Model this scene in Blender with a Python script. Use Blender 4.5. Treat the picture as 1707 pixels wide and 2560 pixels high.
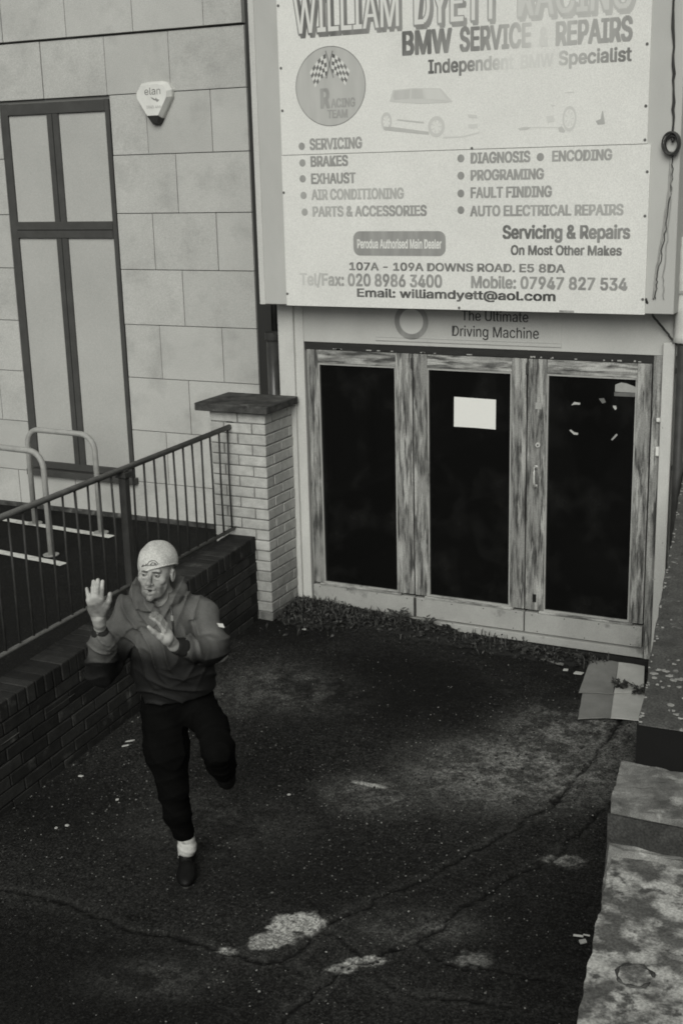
import bpy, bmesh, math, random
import numpy as np
from mathutils import Matrix, Vector
random.seed(7); rng=np.random.default_rng(11)
for o in list(bpy.data.objects): bpy.data.objects.remove(o)
S=bpy.context.scene; COL=S.collection
# ------------------------------------------------------------------ camera
FPX,YAW,PITCH,ROLL=3184.5,.463351,.263578,.0261363
CAM=np.array([4.46341,-8.40946,3.44856]); IW,IH=1707,2560
def cam_axes():
    cy,sy=math.cos(YAW),math.sin(YAW); cp,sp=math.cos(PITCH),math.sin(PITCH)
    f=np.array([-sy*cp,cy*cp,-sp]); r=np.array([cy,sy,0]); d=np.cross(f,r)
    cr,sr=math.cos(ROLL),math.sin(ROLL)
    return np.array([cr*r+sr*d,-sr*r+cr*d,f])
AX=cam_axes()
cd=bpy.data.cameras.new('camera'); cam=bpy.data.objects.new('camera',cd); COL.objects.link(cam); S.camera=cam
cd.sensor_fit='VERTICAL'; cd.sensor_height=36; cd.sensor_width=24; cd.lens=FPX/IH*36; cd.clip_end=500; cd.clip_start=.05
mw=Matrix.Identity(4)
for i in range(3):
    mw[i][0]=AX[0][i]; mw[i][1]=-AX[1][i]; mw[i][2]=-AX[2][i]; mw[i][3]=CAM[i]
cam.matrix_world=mw
# ------------------------------------------------------------------ sky, sun, exposure
SUN_EL,SUN_AZ=math.radians(33),math.radians(14)      # azimuth from -y towards +x
w=bpy.data.worlds.new('World'); S.world=w; w.use_nodes=True; nt=w.node_tree; nt.nodes.clear()
sky=nt.nodes.new('ShaderNodeTexSky'); sky.sky_type='NISHITA'; sky.sun_disc=False
sky.sun_elevation=SUN_EL; sky.sun_rotation=math.pi-SUN_AZ; sky.dust_density=3
bw=nt.nodes.new('ShaderNodeRGBToBW'); tint=nt.nodes.new('ShaderNodeMix'); tint.data_type='RGBA'; tint.blend_type='MULTIPLY'; tint.inputs[0].default_value=1
tint.inputs[7].default_value=(1,1.003,.975,1)
bg=nt.nodes.new('ShaderNodeBackground'); bg.inputs[1].default_value=.06
ow=nt.nodes.new('ShaderNodeOutputWorld')
nt.links.new(sky.outputs[0],bw.inputs[0]); nt.links.new(bw.outputs[0],tint.inputs[6]); nt.links.new(tint.outputs[2],bg.inputs[0]); nt.links.new(bg.outputs[0],ow.inputs[0])
sl=bpy.data.lights.new('sun','SUN'); sl.energy=1.5; sl.angle=math.radians(38); sl.color=(1,.995,.94)
so=bpy.data.objects.new('sun',sl); COL.objects.link(so)
sd=Vector((math.sin(SUN_AZ)*math.cos(SUN_EL),-math.cos(SUN_AZ)*math.cos(SUN_EL),math.sin(SUN_EL)))
so.rotation_euler=sd.to_track_quat('Z','Y').to_euler(); so.location=(2,-12,9)
S.view_settings.view_transform='Standard'; S.view_settings.look='None'; S.view_settings.exposure=0.35; S.view_settings.gamma=1
S.render.engine='CYCLES'; S.cycles.filter_width=1.8
# ------------------------------------------------------------------ helpers
def at(u,v,x=None,y=None,z=None):
    d=np.array([(u-IW/2)/FPX,(v-IH/2)/FPX,1])@AX
    t=(z-CAM[2])/d[2] if z is not None else ((y-CAM[1])/d[1] if y is not None else (x-CAM[0])/d[0])
    return CAM+t*d
def dp(x,y): return x*1.08865,y*1.08846
def G(v): return (v*1.0,v*1.004,v*.955,1)
def nodes(m): m.use_nodes=True; n=m.node_tree; n.nodes.clear(); return n
def mat(name,a,b=None,scale=6,lo=.35,hi=.65,rough=.8,stretch=(1,1,1),fine=.25,fscale=220,bump=.25,bscale=60,c=None,cscale=2,clo=.5,chi=.7,spec=.22,rnd=0,det=8,attr=None,attrcol=None):
    """grey procedural surface: two tones by noise, a third tone by a larger noise, fine grain, bump, optional per-object tone"""
    m=bpy.data.materials.new(name); n=nodes(m); N=n.nodes.new; L=n.links.new
    out=N('ShaderNodeOutputMaterial'); p=N('ShaderNodeBsdfPrincipled'); L(p.outputs[0],out.inputs[0])
    p.inputs['Roughness'].default_value=rough; p.inputs['Specular IOR Level'].default_value=spec
    geo=N('ShaderNodeNewGeometry'); mp=N('ShaderNodeMapping'); mp.inputs['Scale'].default_value=stretch; L(geo.outputs['Position'],mp.inputs[0])
    col=None
    def mix(fac,A,B,mode='MIX'):
        x=N('ShaderNodeMix'); x.data_type='RGBA'; x.blend_type=mode
        if hasattr(fac,'links'): L(fac,x.inputs[0])
        else: x.inputs[0].default_value=fac
        for q,i in ((A,6),(B,7)):
            if hasattr(q,'links'): L(q,x.inputs[i])
            else: x.inputs[i].default_value=q
        return x.outputs[2]
    def noise(sc,l,h,d=det,vec=None,off=0):
        t=N('ShaderNodeTexNoise'); t.inputs['Scale'].default_value=sc; t.inputs['Detail'].default_value=d; t.inputs['Roughness'].default_value=.62
        if off:
            ad=N('ShaderNodeVectorMath'); ad.inputs[1].default_value=(off,off*1.7,off*.6); L(vec or mp.outputs[0],ad.inputs[0]); L(ad.outputs[0],t.inputs[0])
        else: L(vec or mp.outputs[0],t.inputs[0])
        r=N('ShaderNodeMapRange'); r.inputs[1].default_value=l; r.inputs[2].default_value=h; L(t.outputs[0],r.inputs[0]); return r.outputs[0],t.outputs[0]
    col=G(a)
    if b is not None: col=mix(noise(scale,lo,hi)[0],G(a),G(b))
    if c is not None: col=mix(noise(cscale,clo,chi,6,None,31.7)[0],col,G(c))
    if attr:
        at_=N('ShaderNodeAttribute'); at_.attribute_name=attr; col=mix(at_.outputs['Fac'],col,G(attrcol))
    if rnd:
        oi=N('ShaderNodeObjectInfo'); r=N('ShaderNodeMapRange'); r.inputs[3].default_value=1-rnd; r.inputs[4].default_value=1+rnd; L(oi.outputs['Random'],r.inputs[0])
        cb=N('ShaderNodeCombineColor'); 
        for i in range(3): L(r.outputs[0],cb.inputs[i])
        col=mix(1.0,col,cb.outputs[0],'MULTIPLY')
    if fine:
        f,_=noise(fscale,.3,.7,2,geo.outputs['Position']); r=N('ShaderNodeMapRange'); r.inputs[3].default_value=1-fine; r.inputs[4].default_value=1+fine; L(f,r.inputs[0])
        cb=N('ShaderNodeCombineColor')
        for i in range(3): L(r.outputs[0],cb.inputs[i])
        col=mix(1.0,col,cb.outputs[0],'MULTIPLY')
    if hasattr(col,'links'): L(col,p.inputs['Base Color'])
    else: p.inputs['Base Color'].default_value=col
    if bump:
        t=noise(bscale,.3,.7,4)[1]; bn=N('ShaderNodeBump'); bn.inputs['Strength'].default_value=bump; bn.inputs['Distance'].default_value=.004; L(t,bn.inputs['Height']); L(bn.outputs[0],p.inputs['Normal'])
    return m
def base_of(parent):
    v=Vector((0,0,0))
    while parent is not None: v+=parent.location; parent=parent.parent
    return v
def add_obj(name,me,parent=None,loc=(0,0,0),rot=None,mt=None):
    o=bpy.data.objects.new(name,me); COL.objects.link(o)
    if parent is not None: o.parent=parent
    o.location=loc
    if rot is not None: o.rotation_euler=rot
    if mt is not None and me is not None and not me.materials: me.materials.append(mt)
    return o
def mesh_from(name,V,F,mt=None,smooth=False):
    me=bpy.data.meshes.new(name); me.from_pydata([tuple(map(float,v)) for v in V],[],[tuple(map(int,f)) for f in F])
    if mt: me.materials.append(mt)
    if smooth: me.polygons.foreach_set('use_smooth',[True]*len(me.polygons))
    me.update(); return me
def part(name,V,F,mt,parent=None,smooth=False,loc=None,label=None,kind=None):
    """one mesh object from world coordinates; origin kept at the parent's base"""
    b=base_of(parent) if parent is not None else Vector(loc or (0,0,0))
    V=np.asarray(V,float)-np.array(b)
    o=add_obj(name,mesh_from(name,V,F,mt,smooth),parent)
    if parent is None: o.location=b
    if label: o['label']=label
    if kind: o['kind']=kind
    return o
def thing(name,label,cat,loc=(0,0,0),group=None):
    o=bpy.data.objects.new(name,None); COL.objects.link(o); o.location=loc; o.empty_display_size=.1
    o['label']=label; o['category']=cat
    if group: o['group']=group
    return o
def tag(o,label,cat,group=None):
    o['label']=label; o['category']=cat
    if group: o['group']=group
    return o
class MB:
    """collects shapes into one mesh"""
    def __init__(s): s.V=[]; s.F=[]
    def add(s,V,F):
        n=len(s.V); s.V+= [tuple(v) for v in V]; s.F+=[tuple(i+n for i in f) for f in F]; return s
    def box(s,x0,x1,y0,y1,z0,z1,bev=0):
        if bev<=0:
            V=[(x,y,z) for z in (z0,z1) for y in (y0,y1) for x in (x0,x1)]
            return s.add(V,[(0,2,3,1),(4,5,7,6),(0,1,5,4),(2,6,7,3),(0,4,6,2),(1,3,7,5)])
        bm=bmesh.new(); bmesh.ops.create_cube(bm,size=1)
        for v in bm.verts: v.co=Vector(((x0+x1)/2+v.co.x*(x1-x0),(y0+y1)/2+v.co.y*(y1-y0),(z0+z1)/2+v.co.z*(z1-z0)))
        bmesh.ops.bevel(bm,geom=list(bm.edges),offset=bev,segments=1,affect='EDGES')
        bm.verts.index_update(); s.add([v.co[:] for v in bm.verts],[[v.index for v in f.verts] for f in bm.faces]); bm.free(); return s
    def prism(s,pts,h0,h1,axis='z'):
        """outline pts extruded between two heights along an axis"""
        n=len(pts)
        def P(p,h): return (p[0],p[1],h) if axis=='z' else ((p[0],h,p[1]) if axis=='y' else (h,p[0],p[1]))
        V=[P(p,h0) for p in pts]+[P(p,h1) for p in pts]
        F=[tuple(range(n))[::-1],tuple(range(n,2*n))]+[(i,(i+1)%n,n+(i+1)%n,n+i) for i in range(n)]
        return s.add(V,F)
    def tube(s,pts,r,n=8,closed=False,cap=True):
        pts=[Vector(p) for p in pts]; R=r if isinstance(r,(list,tuple)) else [r]*len(pts); m=len(pts); V=[];F=[]
        up=Vector((.13,.21,.97))
        for i,p in enumerate(pts):
            a=pts[(i-1)%m] if (closed or i>0) else p; b=pts[(i+1)%m] if (closed or i<m-1) else p
            t=(b-a).normalized(); x=t.cross(up)
            if x.length<.05: x=t.cross(Vector((1,0,0)))
            x.normalize(); y=t.cross(x)
            for k in range(n):
                q=2*math.pi*k/n; V.append(p+x*math.cos(q)*R[i]+y*math.sin(q)*R[i])
        for i in range(m if closed else m-1):
            j=(i+1)%m
            for k in range(n): F.append((i*n+k,i*n+(k+1)%n,j*n+(k+1)%n,j*n+k))
        if cap and not closed: F.append(tuple(range(n))[::-1]); F.append(tuple((m-1)*n+k for k in range(n)))
        return s.add(V,F)
    def disc(s,c,r,axis,h,n=24):
        """short cylinder, centre c, along unit axis"""
        a=Vector(axis); return s.tube([Vector(c),Vector(c)+a*h],r,n)
    def build(s,name,mt,parent=None,**k): return part(name,s.V,s.F,mt,parent,**k)
def box_part(name,x0,x1,y0,y1,z0,z1,mt,parent=None,bev=0,**k): return MB().box(x0,x1,y0,y1,z0,z1,bev).build(name,mt,parent,**k)

# ------------------------------------------------------------------ materials
M={}
M['ground']=None
M['panel']=mat('stone_panel',.47,.39,1.3,.3,.75,rough=.85,fine=.2,fscale=140,rnd=.035,c=.30,cscale=2.2,clo=.5,chi=.8,bump=.1)
M['backing']=mat('dark_joint_backing',.15,rough=.9,fine=0,bump=0)
M['frame_grey']=mat('grey_window_frame',.07,.055,rough=.5,fine=.1,bump=0)
M['pane']=mat('frosted_pane',.43,.38,1.5,.3,.7,rough=.35,fine=.14,fscale=140,bump=0,spec=.4)
M['signbox']=mat('painted_sign_box',.47,.40,3,.3,.75,rough=.6,fine=.08,bump=.08,stretch=(1,1,.5))
M['signface']=mat('weathered_white_board',.70,.62,2.2,.3,.8,rough=.55,fine=.11,fscale=140,c=.56,cscale=1.1,clo=.6,chi=.85,bump=.05)
M['white_wood']=mat('chipped_white_post',.56,.46,5,.3,.7,rough=.7,fine=.15,c=.2,cscale=14,clo=.69,chi=.72,stretch=(1,1,.35),bump=.2)
M['fascia']=mat('painted_fascia',.50,.42,2.5,.3,.75,rough=.65,fine=.1,bump=.08,stretch=(1,1,.6),c=.3,cscale=5,clo=.68,chi=.8)
M['wood_v']=mat('weathered_timber_upright',.24,.05,4,.44,.60,rough=.8,stretch=(7,7,.8),fine=.25,c=.38,cscale=3,clo=.52,chi=.62,bump=.5,bscale=12,fscale=120)
M['wood_h']=mat('weathered_timber_rail',.26,.06,4,.44,.60,rough=.8,stretch=(.8,7,7),fine=.25,c=.42,cscale=4,clo=.48,chi=.6,bump=.5,bscale=12,fscale=120)
M['kick']=mat('painted_kick_board',.38,.30,4,.3,.7,rough=.7,fine=.14,c=.07,cscale=5,clo=.57,chi=.75,bump=.1)
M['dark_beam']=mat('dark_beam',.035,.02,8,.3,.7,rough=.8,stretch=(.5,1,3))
M['glass']=mat('dark_window_glass',.005,.016,3,.5,.8,rough=.09,fine=0,bump=0,spec=.35)
M['dark']=mat('dark_void',.012,rough=.95,fine=0,bump=0)
M['paper']=mat('paper',.72,rough=.8,fine=.05,bump=0)
M['tape']=mat('tape',.42,rough=.5,fine=.1,bump=0)
M['chrome']=mat('worn_chrome',.55,.4,30,rough=.3,fine=0,bump=0,spec=.8)
M['iron']=mat('painted_iron',.05,.035,14,rough=.5,fine=.2,bump=.2)
M['iron_rail']=mat('worn_top_rail',.16,.10,10,rough=.5,fine=.2,bump=.2)
M['galv']=mat('galvanised_steel',.36,.28,10,rough=.45,fine=.15,bump=.1)
M['black_plastic']=mat('black_pipe_plastic',.03,.06,6,rough=.28,fine=.1,bump=.1,spec=.5)
M['brick_pale']=mat('pale_buff_brick',.46,.34,16,.35,.7,rough=.9,fine=.2,rnd=.10,bump=.5,bscale=90)
M['brick_mid']=mat('stained_buff_brick',.36,.22,14,.35,.7,rough=.9,fine=.2,rnd=.12,bump=.5,bscale=90)
M['brick_dirty']=mat('moss_stained_brick',.15,.06,12,.35,.7,rough=.9,fine=.2,rnd=.15,bump=.5,bscale=90)
M['brick_dark']=mat('dark_damp_brick',.032,.018,12,.35,.7,rough=.85,fine=.35,rnd=.45,bump=.5,bscale=80,c=.09,cscale=7,clo=.6,chi=.72)
M['mortar']=mat('mortar',.22,.12,9,rough=.95,fine=.3,bump=.5)
M['mortar_dark']=mat('dark_mortar',.02,.012,9,rough=.95,fine=.3,bump=.4)
M['cap']=mat('mossy_slab',.09,.03,8,.35,.62,rough=.9,fine=.3,c=.17,cscale=6,clo=.58,chi=.7,bump=.5)
M['wall_dark_paint']=mat('dark_peeling_paint',.095,.055,11,rough=.7,fine=.5,fscale=100,c=.24,cscale=15,clo=.62,chi=.68,bump=.4)
M['black_paint']=mat('black_painted_face',.006,.004,8,rough=.8,fine=.2,bump=.2)
M['coping']=mat('blotchy_concrete_coping',.46,.11,7,.44,.57,rough=.9,fine=.35,fscale=120,c=.09,cscale=17,clo=.50,chi=.62,bump=.6,bscale=30)
M['coping2']=mat('damp_concrete_coping',.22,.09,6,.42,.6,rough=.9,fine=.3,c=.38,cscale=9,clo=.55,chi=.66,bump=.6,bscale=30)
M['card_a']=mat('grey_printed_cardboard',.27,.22,9,rough=.9,fine=.1,bump=.1)
M['card_b']=mat('pale_cardboard',.62,.52,7,rough=.9,fine=.1,bump=.1)
M['leaf']=mat('rotting_leaf',.018,.10,28,.52,.66,rough=.8,fine=.4,rnd=0,bump=0)
M['weed']=mat('weed_leaf',.045,.09,30,rough=.7,fine=.2,bump=0)
M['pebble']=mat('pale_grit',.26,.09,40,.4,.6,rough=.9,fine=.2,bump=0)
M['soil']=mat('dark_soil',.018,.03,20,rough=.95,fine=.4,bump=.6)
M['white_plastic']=mat('aged_white_plastic',.72,.6,5,rough=.4,fine=.05,bump=0)
M['road_paint']=mat('white_road_paint',.65,.4,18,.5,.68,rough=.7,fine=.15,bump=.1)
M['skin']=mat('skin',.47,.37,14,.35,.65,rough=.55,fine=.06,bump=.1,bscale=90,spec=.3,c=.22,cscale=16,clo=.48,chi=.66,attr='stubble_shade',attrcol=.12)
M['jacket']=None
M['cuff']=mat('dark_knit_cuff',.02,.014,30,rough=.9,fine=.2,bump=.3)
M['trousers']=mat('black_trousers',.0045,.003,9,rough=.95,fine=.2,bump=.3,spec=.05)
M['shoe']=mat('black_shoe',.005,rough=.6,fine=.1,bump=.1)
M['sock']=mat('white_sock',.55,.45,30,rough=.9,fine=.1,bump=.4,bscale=200)
M['hat']=mat('pale_knit_hat',.55,.46,20,rough=.95,fine=.25,fscale=150,bump=.5,bscale=160)
M['thread']=mat('dark_thread',.12,rough=.8,fine=0,bump=0)
M['eye']=mat('eye_white',.2,rough=.2,fine=0,bump=0)
M['iris']=mat('dark_iris',.01,rough=.2,fine=0,bump=0)
M['lip']=mat('lip',.14,rough=.5,fine=0,bump=0)
M['brow']=mat('eyebrow_hair',.07,rough=.9,fine=0,bump=0)
# ink: attribute 'ink' 0..1 between board colour and dark, broken up by wear noise
def ink_mat():
    m=bpy.data.materials.new('faded_sign_ink'); n=nodes(m); N=n.nodes.new; L=n.links.new
    out=N('ShaderNodeOutputMaterial'); p=N('ShaderNodeBsdfPrincipled'); L(p.outputs[0],out.inputs[0]); p.inputs['Roughness'].default_value=.6; p.inputs['Specular IOR Level'].default_value=.3
    a=N('ShaderNodeAttribute'); a.attribute_name='ink'; t=N('ShaderNodeTexNoise'); t.inputs['Scale'].default_value=7; t.inputs['Detail'].default_value=6
    g=N('ShaderNodeNewGeometry'); mp=N('ShaderNodeMapping'); mp.inputs['Scale'].default_value=(2.2,1,.5); L(g.outputs['Position'],mp.inputs[0]); L(mp.outputs[0],t.inputs[0])
    r=N('ShaderNodeMapRange'); r.inputs[1].default_value=.3; r.inputs[2].default_value=.7; r.inputs[3].default_value=1.5; r.inputs[4].default_value=1.15; L(t.outputs[0],r.inputs[0])
    mu=N('ShaderNodeMath'); mu.operation='MULTIPLY'; mu.use_clamp=True; L(a.outputs['Fac'],mu.inputs[0]); L(r.outputs[0],mu.inputs[1])
    x=N('ShaderNodeMix'); x.data_type='RGBA'; x.inputs[6].default_value=G(.66); x.inputs[7].default_value=G(.05); L(mu.outputs[0],x.inputs[0]); L(x.outputs[2],p.inputs['Base Color'])
    return m
M['ink']=ink_mat()
M['pale_flake']=mat('pale_paint_flake',.36,.22,30,rough=.8,fine=.2,bump=.1)
M['dark_face']=mat('dark_end_face',.035,.07,9,.45,.7,rough=.9,fine=.4,fscale=110,bump=.5)  # block front coloured darker than its top
# ------------------------------------------------------------------ ground
def lin(a,b,s): return list(np.arange(a,b,s))
gx=np.array([-60,-30,-15,-9,-7]+lin(-6,-.5,.25)+lin(-.5,4.0,.0135)+lin(4.0,6,.25)+[6.5,8,12,20,40,60])
gy=np.array([-60,-30,-18,-12,-9]+lin(-8,-6.3,.2)+lin(-6.3,.3,.0135)+lin(.3,3.2,.2)+[4,8,20,60])
X,Y=np.meshgrid(gx,gy)
def vnoise(x,y,seed=0):
    xi=np.floor(x).astype(int); yi=np.floor(y).astype(int); xf=x-xi; yf=y-yi
    def h(i,j): 
        n=np.sin(i*127.1+j*311.7+seed*74.7)*43758.5453; return n-np.floor(n)
    sx=xf*xf*(3-2*xf); sy=yf*yf*(3-2*yf)
    return (h(xi,yi)*(1-sx)+h(xi+1,yi)*sx)*(1-sy)+(h(xi,yi+1)*(1-sx)+h(xi+1,yi+1)*sx)*sy
def fbm(x,y,o=4,seed=0):
    s=0;a=.5
    for k in range(o): s=s+a*vnoise(x*2**k,y*2**k,seed+k*13); a*=.5
    return s/(1-.5**o)
def sstep(t): t=np.clip(t,0,1); return t*t*(3-2*t)
def rise(x,y):
    return .14*np.clip((y+3.3)/3.0,0,1)*np.clip(1-np.maximum(x,0)/2.4,0,1)*sstep((x+.5)/.1)
Z=rise(X,Y)+.012*(fbm(X*1.3,Y*1.3,3,5)-.5)+.006*(fbm(X*14,Y*14,3,2)-.5)*((X>-.5)&(X<4)&(Y>-6.3)&(Y<.3))
def pl(P): return [at(*dp(*q),z=0)[:2] for q in P]
cracks=[(pl([(1450,1620),(1380,1720),(1310,1800),(1262,1850),(1190,1895),(1080,1960),(985,2012),(870,2062),(790,2105),(740,2135),(690,2172),(640,2203),(600,2208)]),.011,.016),
 (pl([(-40,2030),(90,2060),(200,2092),(290,2135),(380,2150),(470,2170),(560,2200),(620,2210)]),.008,.012),
 (pl([(1405,1845),(1330,1910),(1290,1960),(1240,1985),(1180,2010),(1120,2060),(1060,2085),(1010,2130),(960,2165),(900,2180),(870,2200),(790,2212),(745,2262),(690,2300),(600,2380)]),.009,.014),
 (pl([(960,2165),(1000,2200),(1060,2222),(1130,2230),(1250,2250),(1340,2275)]),.006,.01),
 (pl([(740,2135),(800,2170),(845,2200)]),.006,.01),(pl([(640,2203),(700,2240),(745,2262)]),.005,.009),
 (pl([(870,2250),(960,2290),(1100,2300),(1300,2330)]),.005,.008),(pl([(470,1720),(560,1690),(640,1675)]),.004,.006)]
jx=X+.07*(fbm(X*6,Y*6,5,9)-.5)+.04*(fbm(X*24,Y*24,3,4)-.5); jy=Y+.07*(fbm(X*6,Y*6,5,21)-.5)+.04*(fbm(X*24,Y*24,3,14)-.5)
def seg(px,py,a,b):
    d=np.array(b)-np.array(a); t=np.clip(((px-a[0])*d[0]+(py-a[1])*d[1])/(d@d),0,1)
    return np.hypot(px-a[0]-t*d[0],py-a[1]-t*d[1])
crk=np.zeros_like(X); edge=np.zeros_like(X)
near=(X>-.6)&(X<4.1)&(Y>-6.4)&(Y<.4)
for P,wd,dpth in cracks:
    D=np.full(X.shape,9.)
    for a,b in zip(P[:-1],P[1:]): D[near]=np.minimum(D[near],seg(jx[near],jy[near],a,b))
    wv=wd*(.5+1.8*fbm(X*6,Y*6,3,33)**1.6)
    k=np.exp(-(D/wv)**2); Z-=dpth*k; crk=np.maximum(crk,k*.95); edge=np.maximum(edge,np.exp(-((D-.03)/.03)**2))
# worn and stained areas, in metres on the ground
pale=np.zeros_like(X); dark=np.zeros_like(X)
nz=.55*fbm(X*9,Y*9,5,50)+.45*fbm(X*34,Y*34,3,52); nz2=fbm(X*3,Y*3,5,60)
def blob(px,py,rx,ry,rot,val,tgt,rag=.9,soft=.25):
    c=at(*dp(px,py),z=0); ca,sa=math.cos(rot),math.sin(rot)
    u=((X-c[0])*ca+(Y-c[1])*sa)/rx; v=(-(X-c[0])*sa+(Y-c[1])*ca)/ry
    d=np.hypot(u,v)+rag*(nz-.5)*1.6
    tgt[:]=np.maximum(tgt,val*sstep((1-d)/soft+.5))
blob(682,2118,.125,.085,.5,1.0,pale,1.0,.25); blob(632,2158,.12,.07,.6,.7,pale,1.1,.4); blob(718,2125,.06,.08,.2,.8,pale)
blob(835,2208,.09,.04,.55,.8,pale,1.1,.3); blob(790,2225,.07,.04,.5,.5,pale)
blob(848,1808,.10,.022,.05,.8,pale,.8,.5); blob(850,1830,.30,.22,0,.14,pale,1.0,1)
blob(520,2185,.05,.03,.3,.45,pale); blob(1290,1975,.12,.06,.2,.30,pale,1.5,.35); blob(1080,2205,.10,.07,.3,.24,pale,1.6,.4)
blob(1215,1770,.68,.45,.6,.28,pale,.8,1.2); blob(1330,1680,.5,.4,.6,.24,pale,.8,1.2); blob(690,1600,.5,.35,.2,.13,pale,.9,1.2); blob(560,1620,.3,.3,.2,.08,pale,.9,1.2)
blob(1400,1700,.2,.1,1,.22,pale,1.2,.6); blob(490,1900,.5,.4,0,.05,pale,.9,1.2); blob(350,2250,.3,.15,.4,.10,pale,.9,1.2); blob(970,2130,.3,.15,.4,.1,pale,.9,1)
pale=np.where(pale<.5,pale*(.35+1.3*sstep((nz-.38)/.25)),pale); pale=np.maximum(pale,edge*.05*nz2)
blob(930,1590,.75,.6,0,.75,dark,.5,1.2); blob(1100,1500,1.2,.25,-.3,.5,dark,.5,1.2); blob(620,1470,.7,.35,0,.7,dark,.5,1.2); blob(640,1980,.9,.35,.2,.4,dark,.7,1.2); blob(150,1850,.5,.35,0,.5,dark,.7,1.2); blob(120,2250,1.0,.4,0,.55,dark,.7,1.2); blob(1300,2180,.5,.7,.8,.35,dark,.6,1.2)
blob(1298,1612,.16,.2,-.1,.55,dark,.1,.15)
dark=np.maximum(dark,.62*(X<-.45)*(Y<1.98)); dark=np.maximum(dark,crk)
ny,nx=X.shape; V=np.stack([X,Y,Z],-1).reshape(-1,3)
idx=np.arange(nx*ny).reshape(ny,nx); F=np.stack([idx[:-1,:-1],idx[:-1,1:],idx[1:,1:],idx[1:,:-1]],-1).reshape(-1,4)
me=bpy.data.meshes.new('ground'); me.vertices.add(len(V)); me.vertices.foreach_set('co',V.astype(np.float32).ravel())
me.loops.add(F.size); me.loops.foreach_set('vertex_index',F.ravel().astype(np.int32)); me.polygons.add(len(F)); me.polygons.foreach_set('loop_start',np.arange(0,F.size,4,dtype=np.int32)); me.update(calc_edges=True); me.validate()
for nm,a in (('pale',pale),('dark',dark)):
    q=me.attributes.new(nm,'FLOAT','POINT'); q.data.foreach_set('value',a.ravel().astype(np.float32))
def ground_mat():
    m=bpy.data.materials.new('worn_asphalt'); n=nodes(m); N=n.nodes.new; L=n.links.new
    out=N('ShaderNodeOutputMaterial'); p=N('ShaderNodeBsdfPrincipled'); L(p.outputs[0],out.inputs[0]); p.inputs['Roughness'].default_value=.9; p.inputs['Specular IOR Level'].default_value=.10
    g=N('ShaderNodeNewGeometry')
    def mix(f,A,B,mode='MIX'):
        x=N('ShaderNodeMix'); x.data_type='RGBA'; x.blend_type=mode
        for q,i in ((f,0),(A,6),(B,7)):
            if hasattr(q,'links'): L(q,x.inputs[i])
            else: x.inputs[i].default_value=q
        return x.outputs[2]
    def noi(sc,l,h,d=6):
        t=N('ShaderNodeTexNoise'); t.inputs['Scale'].default_value=sc; t.inputs['Detail'].default_value=d; t.inputs['Roughness'].default_value=.65; L(g.outputs['Position'],t.inputs[0])
        r=N('ShaderNodeMapRange'); r.inputs[1].default_value=l; r.inputs[2].default_value=h; L(t.outputs[0],r.inputs[0]); return r.outputs[0]
    c=mix(noi(2.2,.3,.7),G(.007),G(.016)); c=mix(noi(14,.42,.7,5),c,G(.024)); c=mix(noi(55,.48,.66,3),c,G(.038)); vg=N('ShaderNodeTexVoronoi'); vg.inputs['Scale'].default_value=125; L(g.outputs['Position'],vg.inputs[0]); sg=N('ShaderNodeSeparateColor'); L(vg.outputs['Color'],sg.inputs[0]); mg=N('ShaderNodeMapRange'); mg.inputs[3].default_value=.45; mg.inputs[4].default_value=1.6; L(sg.outputs[1],mg.inputs[0]); cg=N('ShaderNodeCombineColor'); [L(mg.outputs[0],cg.inputs[i]) for i in range(3)]; c=mix(noi(150,.6,.68,2),c,G(.06))
    v=N('ShaderNodeTexVoronoi'); v.inputs['Scale'].default_value=75; L(g.outputs['Position'],v.inputs[0])
    s=N('ShaderNodeSeparateColor'); L(v.outputs['Color'],s.inputs[0]); gt=N('ShaderNodeMath'); gt.operation='GREATER_THAN'; gt.inputs[1].default_value=.975; L(s.outputs[0],gt.inputs[0])
    lt=N('ShaderNodeMath'); lt.operation='LESS_THAN'; lt.inputs[1].default_value=.36; L(v.outputs['Distance'],lt.inputs[0]); an=N('ShaderNodeMath'); an.operation='MULTIPLY'; L(gt.outputs[0],an.inputs[0]); L(lt.outputs[0],an.inputs[1])
    c=mix(an.outputs[0],c,G(.12))
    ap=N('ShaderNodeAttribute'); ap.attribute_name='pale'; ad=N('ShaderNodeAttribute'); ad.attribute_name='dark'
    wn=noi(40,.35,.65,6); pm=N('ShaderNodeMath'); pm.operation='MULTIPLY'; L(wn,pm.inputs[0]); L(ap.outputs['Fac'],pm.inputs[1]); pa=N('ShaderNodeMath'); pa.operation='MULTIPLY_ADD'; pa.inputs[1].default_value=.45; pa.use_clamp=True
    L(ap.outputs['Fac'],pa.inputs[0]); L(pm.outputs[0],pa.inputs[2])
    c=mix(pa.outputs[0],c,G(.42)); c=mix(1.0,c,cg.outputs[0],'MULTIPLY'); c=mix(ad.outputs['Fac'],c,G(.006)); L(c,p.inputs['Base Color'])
    t=N('ShaderNodeTexNoise'); t.inputs['Scale'].default_value=90; t.inputs['Detail'].default_value=5; L(g.outputs['Position'],t.inputs[0])
    b=N('ShaderNodeBump'); b.inputs['Strength'].default_value=.6; b.inputs['Distance'].default_value=.006; L(t.outputs[0],b.inputs['Height']); L(b.outputs[0],p.inputs['Normal'])
    return m
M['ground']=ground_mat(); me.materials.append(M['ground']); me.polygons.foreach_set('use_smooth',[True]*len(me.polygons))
g=add_obj('ground',me); g['kind']='structure'
def gz(x,y): return float(rise(np.array(x),np.array(y))+.012*(fbm(np.array(x)*1.3,np.array(y)*1.3,3,5)-.5))
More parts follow.
